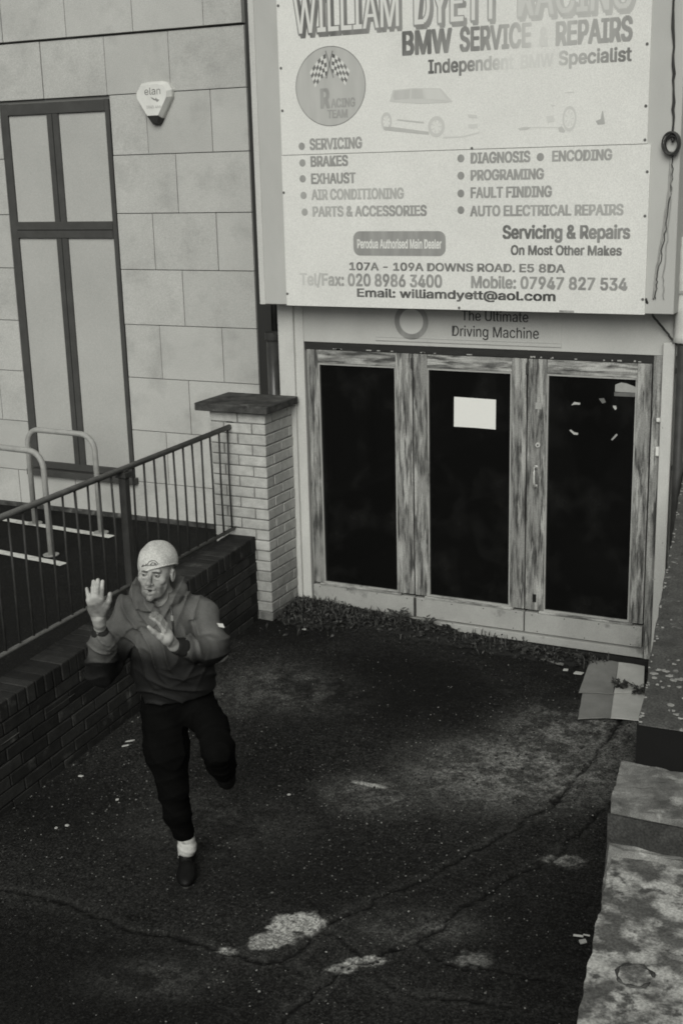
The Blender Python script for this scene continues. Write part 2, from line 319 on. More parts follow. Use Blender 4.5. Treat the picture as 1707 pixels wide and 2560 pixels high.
# white bay lines in the yard behind the railing
for a,b in (((-6.2,1.62),(-2.93,1.345)),((-6.2,.80),(-2.80,.43))):
    a=np.array(a);b=np.array(b);d=(b-a)/np.linalg.norm(b-a);nn=np.array([-d[1],d[0]])*.05
    V=[];n=24
    for i in range(n+1):
        q=a+(b-a)*i/n
        for s in (-1,1): V.append((*(q+nn*s*(1+.12*random.uniform(-1,1))),.012))
    o=part('road_line',V,[(2*i,2*i+2,2*i+3,2*i+1) for i in range(n)],M['road_paint']); o['kind']='structure'
# ------------------------------------------------------------------ pale stone building at the back left
bld=thing('office_building','pale stone panelled building with tall grey framed window behind the railing','building',(-3.5,2.03,0))
m=MB(); m.box(-9,-1.585,2.032,2.3,0,7); m.build('wall',M['backing'],bld)
zr=[0.0,.41,.945,1.482,2.01,2.545,3.078,3.62,4.17,4.71,5.25]
def panel_row(z0,z1,joints,proud=0,rowi=0):
    js=sorted(joints)
    for a,b in zip(js[:-1],js[1:]):
        if b-a<.05: continue
        g_=.0035; top=g_+(.012 if rowi==8 else 0)
        d=random.uniform(-.003,.003)
        box_part('panel',a+g_,b-g_,2.0-proud+d,2.031,z0+g_,z1-top,M['panel'],bld,bev=.002)
W0,W1=-4.41,-3.08; R1=-1.575
for i in range(10):
    z0,z1=zr[i],zr[i+1]
    if i in (8,):  right=[-5.28,-4.57,-3.85,-3.1,-2.382,R1]; panel_row(z0,z1,[-6.7,-6.0]+right,0,i); continue
    if i==9: panel_row(z0,z1,[-6.4,-5.7,-4.98,-4.27,-3.505,-2.741,-1.976,R1],.03,i); continue
    if i==0: panel_row(z0,z1,[-6.7,-6.0,-5.28,-4.6,-3.85,-3.1,-2.37,R1]); continue
    A=(i%2==0)
    r=[W1,-2.67,-1.96,R1] if i%2==1 else [W1,-2.37,R1]
    panel_row(z0,z1,r,0,i); l=[-6.7,-6.0,-5.28,-4.75,W0] if A else [-6.4,-5.7,-4.98,W0]
    panel_row(z0,z1,l,0,i)
win=part('window',*(lambda m:(m.V,m.F))(MB().box(W0+.01,W0+.10,1.99,2.06,.46,4.14,.004).box(W1-.055,W1-.006,1.99,2.06,.46,4.14,.004).box(-3.835,-3.695,1.993,2.06,.5,4.10,.004).box(W0+.10,W1-.055,1.985,2.062,2.845,3.005,.004).box(W0+.10,W1-.055,1.987,2.06,4.03,4.137,.004).box(W0+.10,W1-.055,1.987,2.06,.46,.53,.004)),M['frame_grey'],bld)
for a,b in ((W0+.10,-3.835),(-3.695,W1-.055)):
    for c,d in ((.53,2.845),(3.005,4.03)): box_part('pane',a+.001,b-.001,2.012,2.022,c+.001,d-.001,M['pane'],win)
MB().box(-3.769,-3.761,1.9915,1.9925,.53,4.03).box(W0+.1,W1-.055,1.9835,1.9845,2.921,2.929).build('shadow_gap',M['dark'],win)
box_part('sill',W0-.02,W1+.04,1.93,2.0,.385,.452,M['frame_grey'],win,bev=.004)
box_part('plinth',-6.7,R1+.01,1.97,1.998,0.0,.05,M['cap'],bld,bev=.004)
# recess between the two buildings
gap=thing('alley_wall','dark wall closing the gap between the two buildings','wall',(-.9,2.6,0))
box_part('wall',-1.8,-.2,2.55,2.7,0,5,M['dark_beam'],gap)  # back of the recess coloured near black throughout
pm=MB(); pm.tube([(-1.35,1.9,0),(-1.35,1.9,1.93)],.062,16); o=tag(pm.build('drain_pipe',M['black_plastic'],None,smooth=True,loc=(-1.35,1.9,0)),'thick black soil pipe standing in the dark gap behind the brick pillar','pipe')
pm=MB(); pm.tube([(-1.35,1.9,1.93),(-1.35,1.9,2.0)],.075,16); c=part('collar',pm.V,pm.F,M['iron'],o)
pm=MB(); pm.tube([(-1.64,2.4,1.2),(-1.64,2.4,5)],.06,14); tag(pm.build('downpipe',M['black_plastic'],None,smooth=True,loc=(-1.64,2.4,1.2)),'black rainwater downpipe at the back of the gap beside the pale building','pipe')
# ------------------------------------------------------------------ garage
gar=thing('garage_building','pale painted workshop front with three glazed timber doors under the sign','building',(1.3,0,0))
m=MB(); m.box(-.2,3.6,.06,.16,2.2,6).box(-.2,-.03,.05,6,0,2.2).box(2.72,3.6,.06,6,0,2.2).box(-.2,3.6,.16,6,2.3,2.5).box(-.03,2.72,5.9,6,0,2.3); m.build('wall',M['signbox'],gar)
box_part('floor',-.03,2.72,.12,5.9,.02,.14,M['dark'],gar)
box_part('post',-.215,-.085,-.035,.05,0.02,2.50,M['white_wood'],gar,bev=.004); box_part('post',-.085,-.012,-.012,.05,.02,2.50,M['white_wood'],gar,bev=.003)
box_part('post',2.592,2.69,-.01,.06,.02,2.206,M['wood_v'],gar,bev=.003,label='bare grey timber post beside the third door'); 
box_part('post',2.66,2.735,-.06,-.012,.02,2.30,M['white_wood'],gar,bev=.004,label='white painted edge strip')
box_part('fascia_board',-.011,2.74,-.008,.05,2.207,2.6,M['fascia'],gar,bev=.002)
box_part('head_beam',-.01,2.592,.0,.05,2.152,2.205,M['dark_beam'],gar)
m=MB()
for k in range(13): 
    x=random.uniform(1.55,2.5); m.box(x,x+random.uniform(.008,.02),-.003,-.0005,2.156,2.156+random.uniform(.004,.012))
for k in range(10):
    x=random.uniform(.05,1.4); m.box(x,x+random.uniform(.01,.05),-.003,-.0005,2.156,2.156+random.uniform(.004,.008))
f_=m.build('paint_flake',M['kick'],gar,kind='stuff')
box_part('threshold',-.01,2.6,-.03,.05,.082,.142,M['kick'],gar,bev=.004)
box_part('step',-.1,2.66,-.045,.05,-.02,.074,M['mortar_dark'],gar,bev=.006)
# doors
DW=.8625
for i in range(3):
    x=i*DW; gl=((.096,.728),(.112,.748),(.140,.760))[i]; a,b=x+gl[0],x+gl[1]
    x0=x+.004; x1=x+DW-.006
    m=MB(); m.box(x0,a,0.0,.045,.322,2.148,.003).box(b,x1,0.0,.045,.322,2.148,.003)
    d=m.build('door',M['wood_v'],gar,label=('left glazed timber door with peeling paint','middle glazed timber door with a paper notice','right glazed timber door with pull handle and tape scraps')[i])
    MB().box(a+.001,b-.001,.001,.044,2.049,2.147,.003).build('top_rail',M['wood_h'],d)
    box_part('glass_pane',a-.005,b+.005,.020,.026,.325,2.047,M['glass'],d)
    box_part('kick_board',x0,x1,-.006,.044,.150,.303,M['kick'],d,bev=.003)
    box_part('bottom_rail',a-.03,b+.03,-.012,.040,.3045,.3235,M['wood_h'],d,bev=.003)
    m=MB(); bw=.010
    m.box(a+.001,a+bw,.004,.019,.335,2.037).box(b-bw,b-.001,.004,.019,.335,2.037).box(a+.001,b-.001,.004,.019,2.037,2.048).box(a+.001,b-.001,.004,.019,.324,.335)
    m.build('glazing_bead',M['kick'],d)
    m=MB()
    for q in (.06,.3,.55,.8): m.disc((x+q,-.0065,.29+random.uniform(-.006,.004)),.004,(0,-1,0),.002,8)
    for q in (.1,.45,.78): m.disc((x+q,-.0065,.165),.004,(0,-1,0),.002,8)
    m.build('screw',M['dark'],d,kind='stuff')
    if i==2:
        m=MB(); m.tube([(1.797,-.004,1.385),(1.797,-.035,1.39),(1.797,-.05,1.36),(1.797,-.05,1.29),(1.797,-.035,1.255),(1.797,-.004,1.25)],[.008,.008,.009,.009,.008,.008],10); m.box(1.785,1.809,-.008,-.0005,1.375,1.40,.003); m.box(1.785,1.809,-.008,-.0005,1.24,1.262,.003); m.build('handle',M['chrome'],d,smooth=True)
        MB().disc((1.81,-.001,1.548),.017,(0,-1,0),.012,16).build('lock',M['chrome'],d); MB().disc((1.81,-.014,1.548),.006,(0,-1,0),.002,10).build('keyhole',M['dark'],d)
        box_part('bolt_plate',1.785,1.812,-.004,-.0005,.385,.445,M['dark'],d,bev=.001)
        box_part('letter_plate',1.785,1.83,-.003,-.0005,1.80,1.845,M['kick'],d,bev=.001)
    if i<2:
        box_part('hinge',x+DW-.010,x+DW+.008,-.010,-.001,2.04,2.12,M['iron'],d,bev=.002)
        if i==0: box_part('hinge',x+DW-.008,x+DW+.014,-.010,-.001,.155,.30,M['iron'],d,bev=.002)
# notice, tape scraps, sticker on the glass
tag(part('paper_notice',[(1.176,.0165,1.850),(1.491,.0175,1.846),(1.490,.0165,1.632),(1.335,.0185,1.634),(1.174,.0165,1.633)]+[(1.176,.018,1.850),(1.491,.019,1.846),(1.490,.018,1.632),(1.335,.0198,1.634),(1.174,.018,1.633)],[(0,4,3,2,1),(5,6,7,8,9),(0,1,6,5),(1,2,7,6),(2,3,8,7),(3,4,9,8),(4,0,5,9)],M['paper'],None,loc=(1.33,.017,1.74)),'blank white paper notice taped inside the middle door glass','notice')
def scrap(nm,P,mt,lab,cat='tape',grp='tape scraps on the right door glass'):
    m=MB(); m.prism(P,.0145,.0185,'y'); c=np.mean(np.array(P),0); return tag(part(nm,m.V,m.F,mt,None,loc=(c[0],.0165,c[1])),lab,cat,grp)
scrap('tape_scrap',[(2.035,1.838),(2.055,1.862),(2.098,1.858),(2.096,1.846),(2.058,1.844)],M['tape'],'bright tape scrap at the upper left corner of the vanished poster')
scrap('tape_scrap',[(2.322,1.852),(2.345,1.852),(2.350,1.832),(2.340,1.822),(2.328,1.838)],M['tape'],'bright tape scrap at the upper right corner of the vanished poster')
scrap('tape_scrap',[(2.026,1.662),(2.036,1.668),(2.060,1.650),(2.088,1.648),(2.086,1.634),(2.058,1.634)],M['tape'],'bent tape scrap at the lower left corner of the vanished poster')
scrap('tape_scrap',[(2.318,1.618),(2.328,1.612),(2.362,1.652),(2.352,1.66)],M['galv'],'dull grey tape strip slanting at the lower right corner of the vanished poster')
scrap('tape_scrap',[(2.225,1.895),(2.26,1.90),(2.275,1.872),(2.25,1.862)],M['iron_rail'],'faint smudged tape scrap above the middle of the vanished poster')
scrap('patch',[(2.335,1.948),(2.335,1.995),(2.375,2.012),(2.41,2.008),(2.478,1.985),(2.478,1.948)],M['galv'],'pale house shaped sticker in the top right corner of the right door glass','patch',None)  # pale house shape laid flat on the glass
scrap('patch',[(2.330,1.918),(2.330,1.944),(2.478,1.946),(2.478,1.920)],M['iron_rail'],'grey strip sticker just below the pale sticker on the right door','patch',None)
# banner on the fascia
ban=box_part('fascia_banner',.58,1.965,-.012,-.009,2.235,2.60,M['fascia'],None,loc=(1.27,-.01,2.42)); tag(ban,'off white slogan banner with dark ring emblem half hidden under the big sign','banner')
MB().box(.58,1.965,-.0145,-.0125,2.235,2.239).box(.58,1.965,-.0145,-.0125,2.26,2.262).build('lower_edge',M['kick'],ban)
# small items on the right post
def small_box(nm,x0,x1,y0,y1,z0,z1,lab,cat,mt):
    r=thing(nm,lab,cat,((x0+x1)/2,y1,(z0+z1)/2)); box_part('body',x0,x1,y0,y1,z0,z1,mt,r,bev=.005); box_part('lid',x0+.004,x1-.004,y0-.004,y0-.0005,z0+.006,z1-.006,mt,r,bev=.001); return r
small_box('junction_box',2.632,2.666,-.04,-.0105,1.535,1.60,'little white electrical box, the lower one on the post right of the doors','box',M['white_plastic'])
small_box('bell_push',2.628,2.668,-.035,-.0105,1.765,1.795,'small white bell push, the upper fitting on the post right of the doors','doorbell',M['white_plastic'])
# pipes and cables on the right
m=MB(); m.tube([(2.79,-.07,.02),(2.79,-.07,2.29)],.034,14); o=tag(m.build('downpipe',M['iron'],None,smooth=True,loc=(2.79,-.07,.02)),'dark painted downpipe right of the doors, rising to below the sign','pipe')
for z in (.7,1.45,2.1): box_part('bracket',2.745,2.835,-.06,.055,z,z+.035,M['iron'],o,bev=.003)
m=MB()
pts=[];prev=None
for k in range(15):
    z=2.30+k*.048; pts.append((2.775+random.uniform(-.006,.006),-.055+random.uniform(-.006,.006),z))
m.tube(pts,[.05+random.uniform(-.008,.010) for _ in pts],12); o=m.build('lagged_pipe',M['white_wood'],None,smooth=True,loc=(2.775,-.055,2.30)); tag(o,'lumpy off white lagged pipe end above the dark downpipe','pipe')
box_part('clip',2.72,2.83,-.11,.058,2.62,2.64,M['galv'],o)
def wob(P,n=8,a=.004):
    out=[]
    for p,q in zip(P[:-1],P[1:]):
        for k in range(n): t=k/n; out.append(tuple(p[j]*(1-t)+q[j]*t+random.uniform(-a,a) for j in range(3)))
    return out+[P[-1]]
m=MB(); m.tube(wob([(2.68,-.265,4.9),(2.684,-.265,4.36),(2.70,-.262,3.95),(2.712,-.262,3.62),(2.712,-.275,3.55)]),[.008+.002*math.sin(k*1.3) for k in range(33)],8)
o=m.build('black_cable',M['iron'],None,smooth=True,loc=(2.68,-.265,3.55)); tag(o,'thick black cable running down the right edge of the sign box to the coil','cable')
m=MB()
for k in range(7):
    r=.052+.007*random.uniform(-1,1); cx,cz=2.712+random.uniform(-.006,.006),3.54+random.uniform(-.008,.008); yy=-.268-.006*k
    m.tube([(cx+r*.85*math.cos(t),yy+random.uniform(-.002,.002),cz+r*1.15*math.sin(t)) for t in np.linspace(0,2*math.pi,24,endpoint=False)],.006,6,closed=True)
tag(m.build('cable_coil',M['iron'],None,smooth=True,loc=(2.712,-.28,3.54)),'coil of black cable hung at the right edge of the sign','cable')
P=[(2.705,-.258,3.50),(2.70,-.257,3.28),(2.672,-.257,3.0),(2.637,-.257,2.74),(2.63,-.257,2.60)]
for j,(dx,r,mt,lab) in enumerate(((0,.006,'galv','pale wire dropping from the coil along the sign box, the thickest of the bundle'),(.014,.003,'iron','thin dark wire twisted around the pale wire below the coil'),(.05,.0025,'galv','loose fine wire hanging furthest right below the coil'))):
    Q=[(p[0]+dx*(1 if j<2 else (k/3)),p[1]-.004*j,p[2]) for k,p in enumerate(P)]
    m=MB(); m.tube(wob(Q,8,.005 if j else .002),r,6); tag(m.build('hanging_wire',M[mt],None,smooth=True,loc=tuple(Q[-1])),lab,'wire')
m=MB(); m.tube(wob([(2.585,-.275,2.60),(2.61,-.15,2.48),(2.66,-.06,2.39),(2.735,-.03,2.29)],6,.003),.0075,6); tag(m.build('hanging_wire',M['iron'],None,smooth=True,loc=(2.735,-.03,2.29)),'black cable slanting from under the sign to the top of the downpipe','wire')
# wall strip of the next property
nb=thing('neighbour_wall','pale rendered wall right of the downpipe','wall',(3.4,.05,0)); box_part('wall',2.85,5.5,-.0,.055,0,2.9,M['signbox'],nb)
# ------------------------------------------------------------------ lettering helpers
def set_ink(me,f): 
    q=me.attributes.new('ink','FLOAT','POINT'); co=np.empty(len(me.vertices)*3); me.vertices.foreach_get('co',co); co=co.reshape(-1,3)
    q.data.foreach_set('value',np.asarray(f(co),np.float32).ravel())
import os
_fp=os.path.join(bpy.utils.resource_path('LOCAL'),'datafiles','fonts','Inter.woff2')
try: FONT=bpy.data.fonts.load(_fp) if os.path.exists(_fp) else None
except Exception: FONT=None
_glyphs={}
def text_mesh(s,bold=0.0,spacing=1.0):
    """flat text; weight is added by laying a few shifted copies over each other"""
    key=(s,spacing)
    if key not in _glyphs:
        c=bpy.data.curves.new('lettering','FONT'); c.body=s; c.size=1; c.space_character=spacing; c.resolution_u=3
        if FONT: c.font=FONT
        o=bpy.data.objects.new('lettering',c); COL.objects.link(o); bpy.context.view_layer.update()
        dg=bpy.context.evaluated_depsgraph_get(); me=bpy.data.meshes.new_from_object(o.evaluated_get(dg)); bpy.data.objects.remove(o)
        co=np.empty(len(me.vertices)*3); me.vertices.foreach_get('co',co); _glyphs[key]=(co.reshape(-1,3),[tuple(p.vertices) for p in me.polygons]); bpy.data.meshes.remove(me)
    co,F=_glyphs[key]; RH=1/46
    y0=math.floor((co[:,1].min()-bold)/RH)-1; y1=math.ceil((co[:,1].max()+bold)/RH)+1; rows={}
    for f in F:
        P=co[list(f)][:,:2]
        for r in range(int(P[:,1].min()/RH)-1,int(P[:,1].max()/RH)+2):
            yc=(r+.5)*RH; xs=[]
            for k in range(len(P)):
                p,q=P[k],P[(k+1)%len(P)]
                if (p[1]<=yc)!=(q[1]<=yc): xs.append(p[0]+(q[0]-p[0])*(yc-p[1])/(q[1]-p[1]))
            if len(xs)>=2: rows.setdefault(r,[]).append((min(xs),max(xs)))
    vb=int(round(bold*.55/RH)); V=[];Q=[]
    for r in range(y0-vb,y1+vb+1):
        I=[]
        for d in range(-vb,vb+1):
            k=bold*(1 if vb==0 else math.sqrt(max(0,1-(d/(vb+.5))**2))); I+=[(a_-k,b_+k) for a_,b_ in rows.get(r+d,[])]
        I.sort(); m_=[]
        for a_,b_ in I:
            if m_ and a_<=m_[-1][1]+.003: m_[-1][1]=max(m_[-1][1],b_)
            else: m_.append([a_,b_])
        for a_,b_ in m_: n=len(V); V+=[(a_,r*RH,0),(b_,r*RH,0),(b_,(r+1)*RH,0),(a_,(r+1)*RH,0)]; Q.append((n,n+1,n+2,n+3))
    V=np.array(V); return mesh_from('lettering',V,Q),V
_cap=text_mesh('H')[1][:,1].max()
def letter(s,parent,x0,x1,z0,cap,y,i0=.8,i1=None,bold=.02,mt=None,dx=0,dz=0,name='lettering',spacing=1.0,fade=None):
    me,co=text_mesh(s,bold,spacing); b=base_of(parent); w=co[:,0].max()-co[:,0].min(); mn=co[:,0].min()
    t=(co[:,0]-mn)/w
    out=np.stack([x0+t*(x1-x0)+dx-b[0],y-co[:,2]*.1-b[1],z0+co[:,1]/_cap*cap+dz-b[2]],-1)
    me.vertices.foreach_set('co',out.ravel()); me.name=name
    i1=i0 if i1 is None else i1
    q=me.attributes.new('ink','FLOAT','POINT'); v=(fade(t) if fade else i0+(i1-i0)*t); q.data.foreach_set('value',v.astype(np.float32))
    me.materials.clear(); me.materials.append(mt or M['ink']); me.update()
    return add_obj(name,me,parent)
def flat(name,P,parent,y,ink,mt=None,F=None):
    """flat print: world (x,z) outline at depth y"""
    V=[(p[0],y,p[1]) for p in P]; o=part(name,V,F or [tuple(range(len(P)))],mt or M['ink'],parent); set_ink(o.data,lambda c:np.full(len(c),ink)); return o
def S1(x,y,Y=-.262): p=at(600+x/1.4164,y/1.4164,y=Y); return p[0],p[2]
def ell(cx,cz,rx,rz,n=40,a0=0,a1=2*math.pi): return [(cx+rx*math.cos(t),cz+rz*math.sin(t)) for t in np.linspace(a0,a1,n,endpoint=False)]
def ring(name,cx,cz,rx,rz,w,parent,y,ink,n=48):
    P=ell(cx,cz,rx,rz,n)+ell(cx,cz,rx-w,rz-w,n); F=[(i,(i+1)%n,n+(i+1)%n,n+i) for i in range(n)]; return flat(name,P,parent,y,ink,F=F)
# ------------------------------------------------------------------ the big sign
sign=thing('garage_sign','huge weathered white service sign with faded lettering above the timber doors','sign',(1.28,-.25,2.505))
box_part('box',-.226,2.757,-.25,-.03,2.505,6.0,M['signbox'],sign,bev=.004)
box_part('edge_trim',-.231,-.185,-.256,-.2505,2.503,6.0,M['white_wood'],sign,bev=.002)
up=box_part('upper_board',-.003,2.556,-.259,-.2505,3.547,6.0,M['signface'],sign,bev=.001)
lo=box_part('lower_board',-.006,2.579,-.261,-.2505,2.500,3.543,M['signface'],sign,bev=.001)
m=MB()
for x,y in ((145,241),(150,392),(155,682),(168,1040),(1440,155),(1435,375),(1432,495),(1440,608),(1432,765),(1424,1060),(820,525),(775,1090),(135,20)):
    X_,Z_=S1(x,y); m.disc((X_,-.2605 if y<520 else -.2615,Z_),.009,(0,-1,0),.003,10)
m.build('screw_head',M['iron_rail'],sign,kind='stuff')
m=MB(); X_,Z_=S1(1155,1100); m.box(X_-.05,X_+.05,-.2625,-.2612,2.503,2.515); m.build('rust_mark',M['wood_h'],lo)
Yu,Yl=-.2602,-.2622
def T(par,s,l,r,base,cap_px,i0,i1=None,bold=.02,**k):
    """l, r, base: print position of the word on the board in survey units; converted to metres"""
    Y=-.262; x0,z0=S1(l,base[0]); x1,z1=S1(r,base[1]); zt=S1(l,base[0]-cap_px)[1]
    y=Yu if par is up else Yl
    return letter(s,par,x0,x1,(z0+z1)/2,zt-z0,y,i0,i1,bold,**k)
Ws=[('WILLIAM',190,566,(123,97),.62,.50),('DYETT',612,918,(92,70),.50,.36),('RACING',978,1392,(66,36),.20,.26)]
for s,l,r,b,i0,i1 in Ws:
    x0,z0=S1(l,b[0]); x1,z1=S1(r,b[1]); z=(z0+z1)/2; z=S1(190,123)[1]
    letter(s,up,x0,x1,z,.232,Yu,i0,i1,.05,dx=.016,dz=-.018)
    letter(s,up,x0,x1,z,.232,Yu-.0008,i0,i1,.05)
    letter(s,up,x0+.008,x1-.008,z+.004,.224,Yu-.0016,.02 if s!='RACING' else .12,None,.012,name='letter_fill')
T(up,'BMW',573,750,(194,183),80,.62,.55,.045)
T(up,'SERVICE',776,1030,(180,165),80,.5,.22,.045,fade=lambda t:np.where(t<.3,.52,.52-(t-.3)*.5))
T(up,'&',1057,1090,(163,161),62,.08,None,.045); T(up,'REPAIRS',1115,1388,(158,144),80,.26,.46,.045)
T(up,'Independent',665,968,(258,243),46,.6,.08,.03,fade=lambda t:np.clip(.62-.62*np.maximum(t-.35,0)/.65,.05,1)); T(up,'BMW',992,1108,(240,233),44,.05,.09,.03); T(up,'Specialist',1126,1385,(230,214),46,.2,.62,.03)
# race team roundel
cx,cz,rx,rz=.391,3.987,.266,.259
flat('roundel_ground',ell(cx,cz,rx,rz),up,-.2598,.27); ring('roundel_line',cx,cz,rx,rz,.005,up,-.2606,.55)
def R5(x,y): p=at(720+x/7.127,90+y/7.127,y=-.262); return p[0],p[2]
def checker(A,B,C_,D_,n,mm,bow):
    V=[];F=[];I=[]
    for i in range(n):
        for j in range(mm):
            k=len(V)
            for a,b in ((i,j),(i+1,j),(i+1,j+1),(i,j+1)):
                s=a/n;t=b/mm; q=[(1-s)*(1-t)*A[c]+s*(1-t)*B[c]+s*t*C_[c]+(1-s)*t*D_[c] for c in (0,1)]; q[1]+=bow*math.sin(s*math.pi*1.3); V.append(q); I.append(.62 if (i+j)%2==0 else .03)
            F.append((k,k+1,k+2,k+3))
    o=flat('checkered_flag',V,up,-.2612,.5,F=F); o.data.attributes['ink'].data.foreach_set('value',np.array(I,np.float32))
checker(R5(668,315),R5(385,620),R5(480,890),R5(700,700),6,5,.012); checker(R5(785,310),R5(1100,590),R5(1020,855),R5(775,650),6,5,.012)
for a,b in (((665,260),(808,745)),((792,260),(680,755))):
    a=np.array(R5(*a));b=np.array(R5(*b)); d=(b-a)/np.linalg.norm(b-a); q=np.array([-d[1],d[0]])*.0035; flat('flag_pole',[a+q,b+q,b-q,a-q],up,-.2618,.55)
x0,z0=R5(575,1285); x1,_=R5(748,1285); letter('R',up,x0,x1,z0,R5(575,950)[1]-z0,-.2606,.42,None,.05)
x0,z0=R5(765,1275); x1,_=R5(1198,1250); letter('ACING',up,x0,x1,z0,R5(765,1125)[1]-z0,-.2606,.42,None,.045)
x0,z0=R5(700,1465); x1,_=R5(1062,1450); letter('TEAM',up,x0,x1,z0,R5(700,1325)[1]-z0,-.2606,.42,None,.05)
# faded printed cars
def R6(x,y): p=at(930+x/2.489,180+y/2.489,y=-.262); return p[0],p[2]
def car(nm,P,ink): flat(nm,[R6(*q) for q in P],up,Yu-random.uniform(0,.0004),ink)
car('printed_car_glass',[(108,185),(128,112),(260,99),(425,101),(500,186),(440,192),(300,198)],.13); _yu=Yu; Yu=Yu-.0008
car('printed_car_window',[(128,150),(138,118),(235,108),(232,165),(140,172)],.11+.10); car('printed_car_window',[(245,107),(310,106),(322,165),(243,165)],.2); car('printed_car_window',[(322,106),(415,108),(470,178),(335,168)],.09); Yu=_yu
car('printed_car_shadow',[(72,340),(130,342),(352,372),(352,390),(130,368),(72,360)],.24); car('printed_car_strip',[(155,292),(320,310),(320,320),(155,301)],.2); car('printed_car_shadow',[(440,402),(560,398),(665,372),(665,382),(560,407),(440,412)],.09)
car('printed_car_lamp',[(590,262),(652,268),(652,288),(600,284)],.10); car('printed_car_grille',[(595,325),(655,322),(655,348),(600,350)],.08)
car('printed_car_shadow',[(905,350),(940,342),(990,344),(965,358),(915,363)],.18); car('printed_car_shadow',[(990,340),(1160,342),(1160,347),(990,347)],.07); car('printed_car_shadow',[(1155,348),(1178,335),(1200,368),(1190,378),(1162,372)],.2)
car('printed_cone',[(1428,242),(1434,242),(1446,318),(1442,325),(1402,328),(1388,305),(1420,292)],.32); car('printed_mark',[(1196,126),(1255,122),(1255,128),(1196,132)],.12); car('printed_mark',[(1108,202),(1140,206),(1120,220)],.12); car('printed_mark',[(1080,275),(1128,270),(1132,308),(1090,315)],.08)
def Rring(cx,cy,rx,ry,ink,w=.35):
    c=R6(cx,cy); a=R6(cx+rx,cy); b=R6(cx,cy-ry); n=28; X_=abs(a[0]-c[0]);Z_=abs(b[1]-c[1])
    P=ell(c[0],c[1],X_,Z_,n)+ell(c[0],c[1],X_*(1-w),Z_*(1-w),n); flat('printed_wheel',P,up,Yu,ink,F=[(i,(i+1)%n,n+(i+1)%n,n+i) for i in range(n)])
    for k in range(7):
        t=k*2*math.pi/7; flat('printed_spoke',[(c[0]+X_*.2*math.cos(t),c[1]+Z_*.2*math.sin(t)),(c[0]+X_*.62*math.cos(t+.12),c[1]+Z_*.62*math.sin(t+.12)),(c[0]+X_*.62*math.cos(t-.12),c[1]+Z_*.62*math.sin(t-.12))],up,Yu,ink*.8)
Rring(398,340,52,66,.13); Rring(88,308,34,58,.14); Rring(1225,290,44,80,.11,.25)
# service list
rows=[('SERVICING',246,432,(530,524),37,.42),('BRAKES',250,383,(590,586),35,.46),('EXHAUST',252,410,(651,647),35,.44),('AIR CONDITIONING',253,580,(708,702),35,.30),('PARTS & ACCESSORIES',257,661,(768,762),34,.30)]
for s,l,r,b,c,i in rows: T(up if s=='SERVICING' else lo,s,l,r,b,c,i,None if s!='PARTS & ACCESSORIES' else .46,.045)
for s,l,r,b,c,i in [('DIAGNOSIS',815,1027,(578,573),36,.44),('ENCODING',1103,1316,(570,567),36,.40),('PROGRAMING',815,1075,(638,634),35,.42),('FAULT FINDING',815,1103,(700,697),36,.44),('AUTO ELECTRICAL REPAIRS',813,1356,(763,763),35,.46)]: T(lo,s,l,r,b,c,i,None if 'AUTO' not in s else .34,.045)
for x,y,i in ((218,518,.46),(221,577,.46),(222,633,.46),(225,692,.38),(229,751,.36),(781,561,.48),(1062,556,.46),(781,622,.48),(781,685,.48),(781,744,.48)):
    X_,Z_=S1(x,y); par=up if y==518 else lo; flat('bullet',ell(X_,Z_,.0245,.0255,20),par,Yu if par is up else Yl,i)
T(lo,'Servicing & Repairs',928,1380,(843,846),44,.62,.5,.04); T(lo,'On Most Other Makes',957,1350,(902,904),32,.62,.58,.035)
x0,z0=S1(402,900); x1,z1=S1(727,822); zc=(S1(402,862)[1]); hz=.083; r=.05
P=[]
for cx_,cz_,a in ((x1-r,zc+hz-r,0),(x0+r,zc+hz-r,1),(x0+r,zc-hz+r,2),(x1-r,zc-hz+r,3)): P+=[(cx_+r*math.cos(a*math.pi/2+t),cz_+r*math.sin(a*math.pi/2+t)) for t in np.linspace(0,math.pi/2,7)]
flat('badge_ground',P,lo,Yl,.46); T(lo,'Perodua Authorised Main Dealer',415,713,(878,880),30,.0,None,.03).location.y=-.001
T(lo,'107A - 109A DOWNS ROAD. E5 8DA',387,1150,(956,965),26,.6,.55,.03); T(lo,'Tel/Fax: 020 8986 3400',212,715,(1011,1015),40,.16,.46,.035,fade=lambda t:np.clip(.12+t*.9,.1,.46)); T(lo,'Mobile: 07947 827 534',817,1370,(1019,1028),40,.44,.5,.035)
T(lo,'Email: williamdyett@aol.com',414,1116,(1050,1066),28,.66,.74,.03)
# ring emblem and slogan on the banner under the sign
def V3(x,y,Y=-.013): p=at(600+x/1.4164,740+y/1.4164,y=Y); return p[0],p[2]
c=V3(606,90); X_=V3(666,90)[0]-c[0]; ring('ring_emblem',c[0],c[1],X_,X_*.99,X_*.30,ban,-.0145,.5)
flat('ring_centre',ell(c[0],c[1],X_*.7,X_*.69),ban,-.0135,.10)
x0,z0=V3(783,86); x1,_=V3(1020,92); letter('The Ultimate',ban,x0,x1,z0,.068,-.014,1,None,.012); x0,z0=V3(750,139); x1,_=V3(1057,146); letter('Driving Machine',ban,x0,x1,z0-.004,.072,-.014,1,None,.01)
